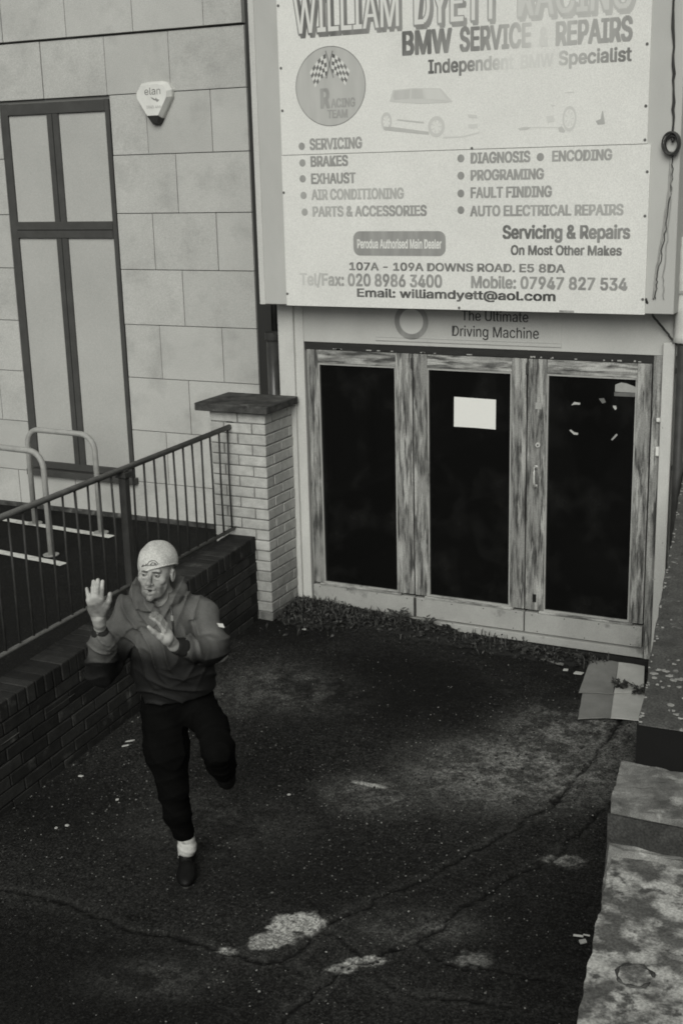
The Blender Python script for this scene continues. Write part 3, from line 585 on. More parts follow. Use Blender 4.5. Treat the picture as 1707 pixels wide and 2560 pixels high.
# ------------------------------------------------------------------ alarm box on the pale building
al=thing('alarm_box','white wedge shaped burglar alarm box with dark strobe base high on the pale wall','alarm',(-2.53,2.0,4.08))
def apoly(s,y,dx=0,dz=0): return [(-2.535+dx+p[0]*s,y,4.085+dz+p[1]*s) for p in ((-.195,.09),(-.14,.165),(-.05,.178),(.10,.178),(.155,.165),(.195,.10),(.19,.04),(.072,-.145),(-.072,-.145),(-.19,.04))]
A0=apoly(1,1.996); A1=apoly(1,1.955); A2=apoly(.84,1.905); n=10
V=A0+A1+A2; F=[tuple(range(n))]+[(n+i,i,(i+1)%n,n+(i+1)%n) for i in range(n)]+[(2*n+i,n+i,n+(i+1)%n,2*n+(i+1)%n) for i in range(n)]+[tuple(range(2*n,3*n))[::-1]]
cov=part('cover',V,F,M['white_plastic'],al)
A0=[(-2.607,1.996,3.937),(-2.463,1.996,3.937),(-2.50,1.996,3.885),(-2.57,1.996,3.885)]; A1=[(-2.607,1.953,3.937),(-2.463,1.953,3.937),(-2.50,1.96,3.885),(-2.57,1.96,3.885)]; A2=[(-2.595,1.908,3.958),(-2.475,1.908,3.958),(-2.505,1.93,3.90),(-2.565,1.93,3.90)]
V=A0+A1+A2; n=4; F=[(0,1,2,3)]+[(n+i,i,(i+1)%n,n+(i+1)%n) for i in range(n)]+[(2*n+i,n+i,n+(i+1)%n,2*n+(i+1)%n) for i in range(n)]+[(11,10,9,8)]
part('strobe_lens',V,F,M['iron'],al)
def A4(x,y): p=at(330+x/12.06,190+y/12.06,y=1.903); return p[0],p[2]
x0,z0=A4(385,575); x1,_=A4(865,565); letter('elan',cov,x0,x1,z0,.062,1.9035,.62,None,.0)
x0,z0=A4(440,985); x1,_=A4(880,975); letter('0845 466',cov,x0,x1,z0,.026,1.9035,.35,None,.01)
flat('bird_mark',[A4(*q) for q in ((560,640),(640,660),(700,700),(720,650),(760,690),(830,720),(760,790),(720,740),(650,720))],cov,1.9035,.5)
# ------------------------------------------------------------------ brick pillar
def brick_mesh(l,w,h,mt,seed,bev=.004):
    r=random.Random(seed); bm=bmesh.new(); bmesh.ops.create_cube(bm,size=1)
    for v in bm.verts: v.co=Vector((v.co.x*l,v.co.y*w,v.co.z*h))+Vector((r.uniform(-.0015,.0015) for _ in range(3)))
    bmesh.ops.bevel(bm,geom=list(bm.edges),offset=bev,segments=1,affect='EDGES')
    me=bpy.data.meshes.new('brick'); bm.to_mesh(me); bm.free(); me.materials.append(mt); return me
CH=.0808; BH=CH-.0095; L_=.229; W_=.109; J=.0095; PW=2*L_+J
pil=thing('brick_pillar','pale buff brick pillar with dark mossy slab cap left of the garage doors','pillar',(-.35,-.23,0))
px0,py0=-.118-PW,-.457; pb=[[brick_mesh(L_,W_,BH,M['brick_pale'],s) for s in range(3)],[brick_mesh(L_,W_,BH,M['brick_mid'],s+3) for s in range(3)],[brick_mesh(L_,W_,BH,M['brick_dirty'],s+6) for s in range(3)]]
ncr=22; ztop=1.727
for k in range(ncr):
    zc=ztop-CH*k-BH/2
    if zc<-.05: break
    if k%2==0: # two stretchers on the front face
        spots=[(px0+L_/2,py0+W_/2,0),(px0+L_*1.5+J,py0+W_/2,0),(px0+L_/2,py0+PW-W_/2,0),(px0+L_*1.5+J,py0+PW-W_/2,0),(px0+W_/2,py0+PW/2,1),(px0+PW-W_/2,py0+PW/2,1)]
    else: spots=[(px0+W_/2,py0+L_/2,1),(px0+W_/2,py0+L_*1.5+J,1),(px0+PW-W_/2,py0+L_/2,1),(px0+PW-W_/2,py0+L_*1.5+J,1),(px0+PW/2,py0+W_/2,0),(px0+PW/2,py0+PW-W_/2,0)]
    for x,y,r in spots:
        add_obj('brick',random.choice(pb[0] if k<15 else (pb[1] if k<19 else pb[2])),pil,(x+.35+random.uniform(-.002,.002),y+.23+random.uniform(-.002,.002),zc),(0,random.uniform(-.006,.006),math.pi/2*r+random.uniform(-.008,.008)+(math.pi if random.random()<.5 else 0)))
box_part('mortar',px0+.006,px0+PW-.006,py0+.006,py0+PW-.006,0,ztop,M['mortar'],pil)
capm=MB().box(px0-.085,px0+PW+.06,py0-.075,-.04,ztop+.012,ztop+.07,.006); capm.build('cap_slab',M['cap'],pil)
box_part('cap_mortar',px0+.01,px0+PW-.01,py0+.01,py0+PW-.05,ztop-.001,ztop+.011,M['mortar_dark'],pil)
# ------------------------------------------------------------------ low wall (falls gently away from the garage)
tilt=math.radians(2.8); rz=math.radians(-90+1.5)
lw=thing('low_brick_wall','long low dark brick wall with on edge coping running from the pillar past the man','wall',(-.235,-.457,.79)); lw.rotation_euler=(0,tilt,rz)
db=[brick_mesh(L_,W_,BH,M['brick_dark'],s+9) for s in range(3)]; rb=[brick_mesh(.0715,.229,.112,M['brick_dark'],s+19,.005) for s in range(3)]
LEN=5.3
for k in range(int(LEN/.0810)): add_obj('coping_brick',random.choice(rb),lw,(.038+k*.0810,-.1145+random.uniform(-.003,.003),-.056+random.uniform(-.002,.002)),(0,0,random.uniform(-.01,.01)))
for c_ in range(8):
    zc=-.121-CH*c_-BH/2; off=0 if c_%2 else -(L_+J)/2
    for k in range(int(LEN/(L_+J))+1):
        x=off+k*(L_+J)+L_/2
        if x<.0: continue
        add_obj('brick',random.choice(db),lw,(x,-W_/2+random.uniform(-.003,.003)-.002,zc),(0,0,math.pi*(k%2)+random.uniform(-.006,.006)))
m=MB(); m.box(.0,LEN,-.225,-.009,-.90,-.006); me_=mesh_from('mortar',m.V,m.F,M['mortar_dark']); add_obj('mortar',me_,lw)
m=MB()
for k in range(26):
    s=random.uniform(0,LEN*.9); a=random.uniform(.1,.35); z=random.choice([-.115,-.235]); m.box(s,s+a,-.004,.001,z-.003,z+.0005)
add_obj('mortar_smear',mesh_from('mortar_smear',m.V,m.F,M['cap']),lw)['kind']='stuff'
# ------------------------------------------------------------------ railing
A_=np.array([-.42,-.40]); dr=np.array([.045,-1.]); dr/=np.linalg.norm(dr)
def rp(s,z): q=A_+dr*s; return (q[0],q[1],z)
rail=thing('railing','dark iron railing with flat top rail fixed to the pillar above the low wall','railing',(-.42,-.46,.8))
m=MB(); m.tube([rp(.0,1.63),rp(.0,1.618),rp(4.6,1.618)],.02,8); m.build('top_rail',M['iron_rail'],rail,smooth=True)
m=MB(); m.tube([rp(.057,.838),rp(4.6,.838)],.014,8); m.build('bottom_rail',M['iron_rail'],rail,smooth=True)
m=MB(); m.disc(rp(.054,1.62),.045,(0,1,0),.004,14); m.build('wall_plate',M['iron'],rail); m=MB(); m.disc(rp(.054,.84),.045,(0,1,0),.004,14); m.build('wall_plate',M['iron'],rail)
s=.095; bm_=MB(); bm_.tube([(0,0,0),(.004,0,.40),(0,0,.762)],.0075,8); bme=mesh_from('bar',bm_.V,bm_.F,M['iron'],True); bmes=[bme]
for v in range(2):
    b2=bme.copy(); bmes.append(b2)
while s<4.5:
    if abs(s-1.49)>.07 and abs(s-3.4)>.07:
        q=rp(s,.845); b=base_of(rail); add_obj('bar',random.choice(bmes),rail,(q[0]-b[0],q[1]-b[1],q[2]-b[2]),(random.uniform(-.006,.006),random.uniform(-.006,.006),random.uniform(0,6)))
    s+=.1285
for s in (1.49,3.4):
    q=rp(s,0); m=MB(); m.box(q[0]-.026,q[0]+.026,q[1]-.026,q[1]+.026,.55,1.615,.003); m.box(q[0]-.04,q[0]+.04,q[1]-.04,q[1]+.04,1.565,1.60,.003); m.build('post',M['iron'],rail)
# ------------------------------------------------------------------ hoop stands in the yard behind the railing
def hoop(x0,y0,x1,y1,h,lab):
    t=thing('cycle_stand',lab,'bike stand',((x0+x1)/2,(y0+y1)/2,.0),'pale steel hoops standing in the yard behind the railing')
    P=[(x0,y0,0)]; r=.16
    P+=[(x0,y0,h-r)]; d=np.array([x1-x0,y1-y0]); Ld=np.linalg.norm(d); d=d/Ld
    for a in np.linspace(0,math.pi/2,8)[1:]: P.append((x0+d[0]*(r-r*math.cos(a)),y0+d[1]*(r-r*math.cos(a)),h-r+r*math.sin(a)))
    for a in np.linspace(math.pi/2,0,8): P.append((x1-d[0]*(r-r*math.cos(a)),y1-d[1]*(r-r*math.cos(a)),h-r+r*math.sin(a)))
    P.append((x1,y1,0)); m=MB(); m.tube(P,.028,12); m.build('hoop',M['galv'],t,smooth=True)
    for x,y in ((x0,y0),(x1,y1)): MB().disc((x,y,.013),.075,(0,0,1),.008,16).build('base_plate',M['galv'],t)
hoop(-3.118,1.42,-3.977,1.46,1.0,'pale steel bike hoop nearer the pillar, second row, behind the railing'); hoop(-3.10,.62,-3.98,.68,1.0,'pale steel bike hoop farther left and nearer the railing')
# ------------------------------------------------------------------ right boundary wall, stepping down towards the street
def rough_block(L4,R4,z0,z1,name,mt,parent,n=26,amp=.007,seed=0,nz_=6,ny_=8,slope=0):
    """solid block: left edge L4=(far,near), right edge R4=(far,near), displaced by noise"""
    def P(u,v,w):
        a=np.array(L4[0])*(1-v)+np.array(L4[1])*v; b=np.array(R4[0])*(1-v)+np.array(R4[1])*v; q=a*(1-u)+b*u; z=z0+(z1-z0)*w
        k=[fbm(np.array(q[0]*17+z*11+i*7),np.array(q[1]*17+z*7),4,seed+i*5)-.5 for i in range(3)]
        e=1.5 if (u in (0,1))+(v in (0,1))+(w in (0,1))>=2 else 1.0
        return (q[0]+k[0]*amp*2*e,q[1]+k[1]*amp*2*e,z+(k[2]*amp*2*e if w>0 else 0))
    V={};vl=[];F=[]
    def vid(u,v,w):
        key=(round(u,5),round(v,5),round(w,5))
        if key not in V: V[key]=len(vl); vl.append(P(*key))
        return V[key]
    us=np.linspace(0,1,ny_+1);vs=np.linspace(0,1,n+1);ws=np.linspace(0,1,nz_+1)
    def grid(A,B,f,flip):
        for i in range(len(A)-1):
            for j in range(len(B)-1):
                q=[vid(*f(A[i],B[j])),vid(*f(A[i+1],B[j])),vid(*f(A[i+1],B[j+1])),vid(*f(A[i],B[j+1]))]; F.append(q[::-1] if flip else q)
    grid(us,vs,lambda a,b:(a,b,1),True); grid(us,ws,lambda a,b:(a,1,b),False); grid(us,ws,lambda a,b:(a,0,b),True); grid(vs,ws,lambda a,b:(0,a,b),True); grid(vs,ws,lambda a,b:(1,a,b),False)
    o=part(name,vl,F,mt,parent,smooth=False); return o
rw=thing('boundary_wall','stepped wall on the right, dark peeling paint above blotchy concrete coping blocks','wall',(3.4,-3.5,0))
rough_block([(2.82,.0),(3.491,-4.067)],[(3.12,.0),(3.93,-4.067)],0,1.45,'upper_block',M['wall_dark_paint'],rw,60,.006,3,10,8)
V=[]; 
m=MB(); m.prism([(3.486,-4.062),(3.488,-4.078),(3.935,-4.078),(3.935,-4.062)],1.2,1.443); m.build('end_face',M['black_paint'],rw)
rough_block([(3.432,-4.075),(3.487,-4.426)],[(4.05,-4.075),(4.1,-4.426)],0,1.288,'coping_block',M['coping2'],rw,20,.008,13,18,26)
m=MB(); m.prism([(3.478,-4.432),(3.482,-4.444),(4.1,-4.444),(4.1,-4.432)],1.15,1.262); m.build('end_face',M['dark_face'],rw)
rough_block([(3.50,-4.432),(3.93,-7.2)],[(4.35,-4.432),(4.8,-7.2)],0,1.13,'coping_slab',M['coping'],rw,110,.007,23,14,26)
rough_block([(3.475,-4.43),(3.49,-4.475)],[(4.2,-4.43),(4.2,-4.475)],.9,1.155,'broken_ledge',M['coping2'],rw,3,.012,33,4,14)
# painted blisters and peeled flakes at the near end of the dark block
def flake(cx_,cz_,r,z,seed,n=8):
    rr=random.Random(seed); P=[(cx_+r*rr.uniform(.25,1.35)*math.cos(t),cz_+r*.9*rr.uniform(.25,1.35)*math.sin(t)) for t in np.linspace(0,2*math.pi,n,endpoint=False)]
    m=MB(); m.prism(P,z,z+.004); return m
m=MB()
for k,(u,v,r) in enumerate(((1500,1545,.016),(1512,1538,.014),(1525,1540,.016),(1538,1552,.018),(1548,1562,.018),(1560,1560,.016),(1500,1556,.012),(1515,1565,.010),(1522,1578,.010),(1535,1575,.008),(1508,1572,.008),(1558,1578,.010),(1540,1618,.016),(1552,1640,.012),(1545,1632,.008),(1562,1650,.009),(1535,1630,.006),(1487,1567,.005),(1489,1572,.004),(1566,1604,.006),(1520,1440,.006),(1540,1423,.006),(1500,1330,.006),(1545,1525,.01),(1556,1515,.007))):
    p=at(*dp(u,v),z=1.456); q=flake(p[0],p[1],r,1.452+.0007*(k%4),k); m.add(q.V,q.F)
m.build('peeling_paint_flakes',M['pale_flake'],rw,kind='stuff')
m=MB(); random.seed(5)
for k in range(45):
    t=random.random()**.8; x=2.82+.671*t+abs(random.gauss(0,.006)); y=-4.067*t; q=flake(x+.004,y,random.uniform(.003,.008),1.4525,k+100,7); m.add(q.V,q.F)
m.build('chipped_edge',M['galv'],rw,kind='stuff')
P=[(3.745+.052*math.cos(t)*(1+.07*math.sin(3*t)),-5.125+.058*math.sin(t)*(1+.06*math.cos(2*t))) for t in np.linspace(.3,2*math.pi-.2,26)]
m=MB(); m.tube([(p[0],p[1],1.131) for p in P],[.005+.003*math.sin(i*1.7) for i in range(26)],6); m.build('ring_stain',M['cap'],rw,smooth=True)
# ------------------------------------------------------------------ cardboard by the right wall
def sheet(nm,lab,A,B,z,grp=None):
    """A: grey half outline, B: pale half outline"""
    t=thing(nm,lab,'cardboard',(A[0][0],A[0][1],z),grp)
    for P,mt in ((A,M['card_a']),(B,M['card_b'])):
        n=8; V=[];F=[]
        a,b,c,d=[np.array(q) for q in P]
        for k in (0,.005):
            for i in range(n+1):
                for j in range(n+1):
                    s_=i/n;r_=j/n; q=a*(1-s_)*(1-r_)+b*s_*(1-r_)+c*s_*r_+d*(1-s_)*r_
                    V.append((q[0]+random.uniform(-.001,.001),q[1]+random.uniform(-.001,.001),z+k+.012*(fbm(np.array(q[0]*4),np.array(q[1]*4),2,3)-.3)+.012*s_*(1-s_)))
        N1=(n+1)**2; id_=lambda i,j,k:k*N1+i*(n+1)+j
        for i in range(n):
            for j in range(n): F.append((id_(i,j,1),id_(i,j+1,1),id_(i+1,j+1,1),id_(i+1,j,1))); F.append((id_(i,j,0),id_(i+1,j,0),id_(i+1,j+1,0),id_(i,j+1,0)))
            F+= [(id_(i,0,0),id_(i,0,1),id_(i+1,0,1),id_(i+1,0,0)),(id_(i,n,0),id_(i+1,n,0),id_(i+1,n,1),id_(i,n,1)),(id_(0,i,0),id_(0,i+1,0),id_(0,i+1,1),id_(0,i,1)),(id_(n,i,0),id_(n,i,1),id_(n,i+1,1),id_(n,i+1,0))]
        part('panel',V,F,mt,t)
sheet('cardboard_sheet','flattened cardboard with grey and pale halves, the one nearer the street beside the right wall',[(2.340,-.62),(2.535,-.55),(2.617,-.956),(2.431,-1.049)],[(2.536,-.55),(2.72,-.46),(2.80,-.92),(2.618,-.956)],.014,'flattened cardboard sheets by the right wall')
sheet('cardboard_sheet','flattened cardboard with grey and pale halves, the one against the step below the doors',[(2.241,-.084),(2.431,-.023),(2.540,-.60),(2.325,-.665)],[(2.432,-.023),(2.60,.03),(2.72,-.50),(2.541,-.58)],.026,'flattened cardboard sheets by the right wall')
# ------------------------------------------------------------------ soil, leaves, weeds, litter, grit
random.seed(21)
def bank(x): return .06+.26*math.exp(-((x-.1)/.42)**2)+.12*math.exp(-((x-1.3)/.8)**2)+.03
xs=np.linspace(-.235,2.42,120); V=[];F=[]; K=12
for i,x in enumerate(xs):
    wd=bank(x)*1.5
    for j in range(K+1):
        t=j/K; y=-.03-t*wd; h=gz(x,y); V.append((x,y,h-.004+(.05 if x<1.2 else .03)*(1-t)**1.6*(.5+fbm(np.array(x*9),np.array(y*9),3,8))))
for i in range(len(xs)-1):
    for j in range(K): a=i*(K+1)+j; F.append((a,a+1,a+K+2,a+K+1))
o=part('soil_bank',V,F,M['soil'],None,smooth=True); o['kind']='structure'
def leaf_cloud(name,n,fn,size,mt,label,cat,spread=.8):
    V=[];F=[]
    for k in range(n):
        x,y,z=fn(); s=random.uniform(*size); ax=Vector((random.gauss(0,spread),random.gauss(0,spread),1)).normalized(); u=ax.orthogonal().normalized(); u=Matrix.Rotation(random.uniform(0,6.28),3,ax)@u; v=ax.cross(u); c=Vector((x,y,z)); b=len(V)
        V+=[c-u*s,c+v*s*.42+ax*s*.12,c+u*s,c-v*s*.42+ax*s*.12]; F+=[(b,b+1,b+2,b+3)]
    o=part(name,V,F,mt,None); o['kind']='stuff'; o['label']=label; o['category']=cat; return o
def bankpt():
    x=random.choice([random.uniform(-.22,2.38),random.gauss(.15,.3)]); x=min(max(x,-.22),2.38); t=abs(random.gauss(0,.45)); t=min(t,1.5); y=-.05-t*bank(x)*1.25
    return x,y,gz(x,y)+.006+(.045 if x<1.2 else .025)*max(0,1-t*.9)**1.5+random.uniform(0,.015)
leaf_cloud('dead_leaves',2600,bankpt,(.010,.030),M['leaf'],'dark drift of dead leaves and dirt along the foot of the doors','leaves')
leaf_cloud('low_weeds',500,lambda:(lambda p:(p[0],p[1],p[2]+random.uniform(0,.035)))(bankpt()),(.007,.018),M['weed'],'low weeds growing through the leaf drift below the doors','weeds',1.2)
V=[];F=[]
for k in range(420):
    x,y,z=bankpt(); hh=random.uniform(.02,.075); a=random.uniform(0,6.28); d=Vector((math.cos(a),math.sin(a),0)); b=len(V); w_=random.uniform(.002,.005); lean=d.cross(Vector((0,0,1)))*random.uniform(-.5,.5)*hh; c=Vector((x,y,z-.01)); V+=[c-d*w_,c+d*w_,c+lean*.4+Vector((0,0,hh*.7))+d*w_*1.3,c+lean+Vector((0,0,hh))]; F.append((b,b+1,b+2,b+3))
o=part('grass_blades',V,F,M['weed'],None); o['kind']='stuff'; o['label']='thin grass blades sprouting from the dirt below the doors'; o['category']='grass'
def weed(x,y,h,n,lab,grp=None):
    t=thing('weed',lab,'weed',(x,y,gz(x,y)),grp); m=MB(); V=[];F=[]
    for k in range(n):
        a=random.uniform(0,6.28); r=random.uniform(.3,1)*h*.7; hh=random.uniform(.4,1)*h; p=Vector((x+math.cos(a)*r,y+math.sin(a)*r*.8,gz(x,y)+.02+hh)); mid=Vector((x+math.cos(a)*r*.4,y+math.sin(a)*r*.4,gz(x,y)+.02+hh*.75)); m.tube([(x,y,gz(x,y)),mid,p],.0022,5)
        for j in range(4):
            c=mid.lerp(p,j/3); s=random.uniform(.012,.026); d=Vector((math.cos(a+random.gauss(0,1)),math.sin(a+random.gauss(0,1)),random.uniform(-.3,.4))).normalized(); w_=d.cross(Vector((0,0,1))).normalized()*s*.5; b=len(V); V+=[c,c+d*s+w_,c+d*s*2,c+d*s-w_]; F.append((b,b+1,b+2,b+3))
    m.build('stems',M['weed'],t); part('leaves',V,F,M['weed'],t)
weed(2.56,-.47,.07,16,'dark weed sprawling over the pale half of the cardboard','weeds growing out of the joints'); weed(2.69,-.52,.08,16,'dark weed at the foot of the right wall beside the cardboard','weeds growing out of the joints')
weed(.78,-.10,.13,16,'tall ragged weed at the foot of the joint between the left and middle doors','weeds growing out of the joints'); weed(1.02,-.12,.10,12,'weed under the left end of the middle door','weeds growing out of the joints'); weed(1.78,-.16,.08,12,'weed under the joint between the middle and right doors','weeds growing out of the joints')
def ypt(): 
    x=random.uniform(-.15,3.6); y=random.uniform(-6.1,-.1); return x,y
# pale grit: loose stones
ico=bmesh.new(); bmesh.ops.create_icosphere(ico,subdivisions=1,radius=1); iv=np.array([v.co[:] for v in ico.verts]); iF=[[v.index for v in f.verts] for f in ico.faces]; ico.free()
def grit(name,n,fn,size,mt,label):
    V=[];F=[]
    for k in range(n):
        x,y=fn(); s=random.uniform(*size)*random.uniform(.5,1); q=iv*np.array([s*random.uniform(.7,1.5),s*random.uniform(.7,1.3),s*.6]); a=random.uniform(0,6.28); q=np.stack([q[:,0]*math.cos(a)-q[:,1]*math.sin(a),q[:,0]*math.sin(a)+q[:,1]*math.cos(a),q[:,2]],-1)+np.array([x,y,gz(x,y)+s*.25]); b=len(V); V+=q.tolist(); F+=[[i+b for i in f] for f in iF]
    o=part(name,V,F,mt,None); o['kind']='stuff'; o['label']=label; o['category']='gravel'; return o
def gclust():
    c=random.choice([(2.2,-2.2,.5,.9),(2.3,-1.5,.4,.5),(2.0,-3.2,.5,.5),(1.0,-2.2,.7,.8),(2.4,-4.6,.6,.6),(.3,-3.0,.3,.5)]); x=random.gauss(c[0],c[2]); y=random.gauss(c[1],c[3]); return min(max(x,-.15),3.5),min(max(y,-6.1),-.2)
grit('pale_grit',1500,gclust,(.0022,.0065),M['pebble'],'pale grit scattered over the worn asphalt yard')
grit('loose_grit',650,ypt,(.002,.005),M['pebble'],'sparse loose grit across the dark yard')
grit('dark_crumbs',900,gclust,(.004,.011),M['soil'],'dark asphalt crumbs scattered over the yard')
M['butt']=mat('cigarette_paper',.5,rough=.8,fine=.1,bump=0)
def litter(u,v,l,w_,rot,nm,lab,cat,grp,mt='butt'):
    p=at(*dp(u,v),z=.01); p[2]=gz(p[0],p[1]); m=MB(); a=rot; d=np.array([math.cos(a),math.sin(a)]); q=np.array([-d[1],d[0]])
    if nm=='cigarette_butt': m.tube([(p[0]-d[0]*l/2,p[1]-d[1]*l/2,p[2]+w_/2+.002),(p[0]+d[0]*l/2,p[1]+d[1]*l/2,p[2]+w_/2+.002)],w_/2,8)
    else: m.prism([(p[0]-d[0]*l/2-q[0]*w_/2,p[1]-d[1]*l/2-q[1]*w_/2),(p[0]+d[0]*l*.3-q[0]*w_*.7,p[1]+d[1]*l*.3-q[1]*w_*.7),(p[0]+d[0]*l/2+q[0]*w_*.3,p[1]+d[1]*l/2+q[1]*w_*.3),(p[0]-d[0]*l*.3+q[0]*w_*.6,p[1]-d[1]*l*.3+q[1]*w_*.6)],p[2]+.003,p[2]+.009)
    tag(m.build(nm,M[mt],None,loc=(p[0],p[1],p[2])),lab,cat,grp)
LG='scraps of litter on the yard'
litter(1327,2148,.045,.011,.2,'cigarette_butt','longest pale cigarette butt beside the near right coping slab','litter',LG)
litter(1346,2146,.03,.008,.1,'cigarette_butt','thin cigarette butt just right of the longest one by the coping slab','litter',LG)
litter(1337,2160,.04,.022,.9,'paper_scrap','crumpled paper scrap just below the butts by the coping slab','litter',LG)
litter(1435,1562,.03,.02,.5,'paper_scrap','tiny torn scrap lying on the pale half of the upper cardboard','litter',LG)
litter(1328,1547,.07,.035,.2,'paper_scrap','bright crumpled paper left of the cardboard under the right door','litter',LG); litter(1298,1541,.04,.025,.4,'paper_scrap','small pale paper left of the bright crumpled one under the right door','litter',LG)
litter(290,1722,.05,.008,.9,'straw','short white plastic straw by the foot of the low wall behind the man','litter',LG); litter(300,1712,.06,.006,.8,'straw','longer white plastic straw by the foot of the low wall behind the man','litter',LG)
litter(187,1786,.03,.012,.2,'paper_scrap','white scrap on the asphalt left of the man near the low wall','litter',LG); litter(155,1894,.022,.012,.2,'paper_scrap','right hand scrap of the pair far left of the shoe','litter',LG); litter(130,1900,.015,.012,.2,'paper_scrap','left hand scrap of the pair far left of the shoe','litter',LG)
litter(270,1838,.02,.01,.8,'paper_scrap','pale scrap on the asphalt left of the man about knee height in view','litter',LG); litter(664,1828-0,.02,.01,.3,'paper_scrap','pale scrap on bare asphalt between the raised foot and the yard centre','litter',LG)
litter(700,1478,.03,.012,.2,'paper_scrap','tiny pale scrap in the leaves below the pillar','litter',LG); litter(980,1470,.03,.012,.9,'paper_scrap','tiny pale scrap in the leaves below the middle door','litter',LG)
m=MB(); Pk=[at(*dp(*q),z=.03) for q in ((1130,1489),(1165,1499),(1210,1508),(1255,1514),(1292,1524))]
for a,b in zip(Pk[:-1],Pk[1:]):
    d=(b-a)/np.linalg.norm(b-a); q=np.array([-d[1],d[0]])*.012; m.prism([(a[0]-q[0],a[1]-q[1]),(b[0]-q[0],b[1]-q[1]),(b[0]+q[0],b[1]+q[1]),(a[0]+q[0],a[1]+q[1])],-.02,.028)
o=m.build('kerb_edge',M['mortar'],None); o['kind']='structure'
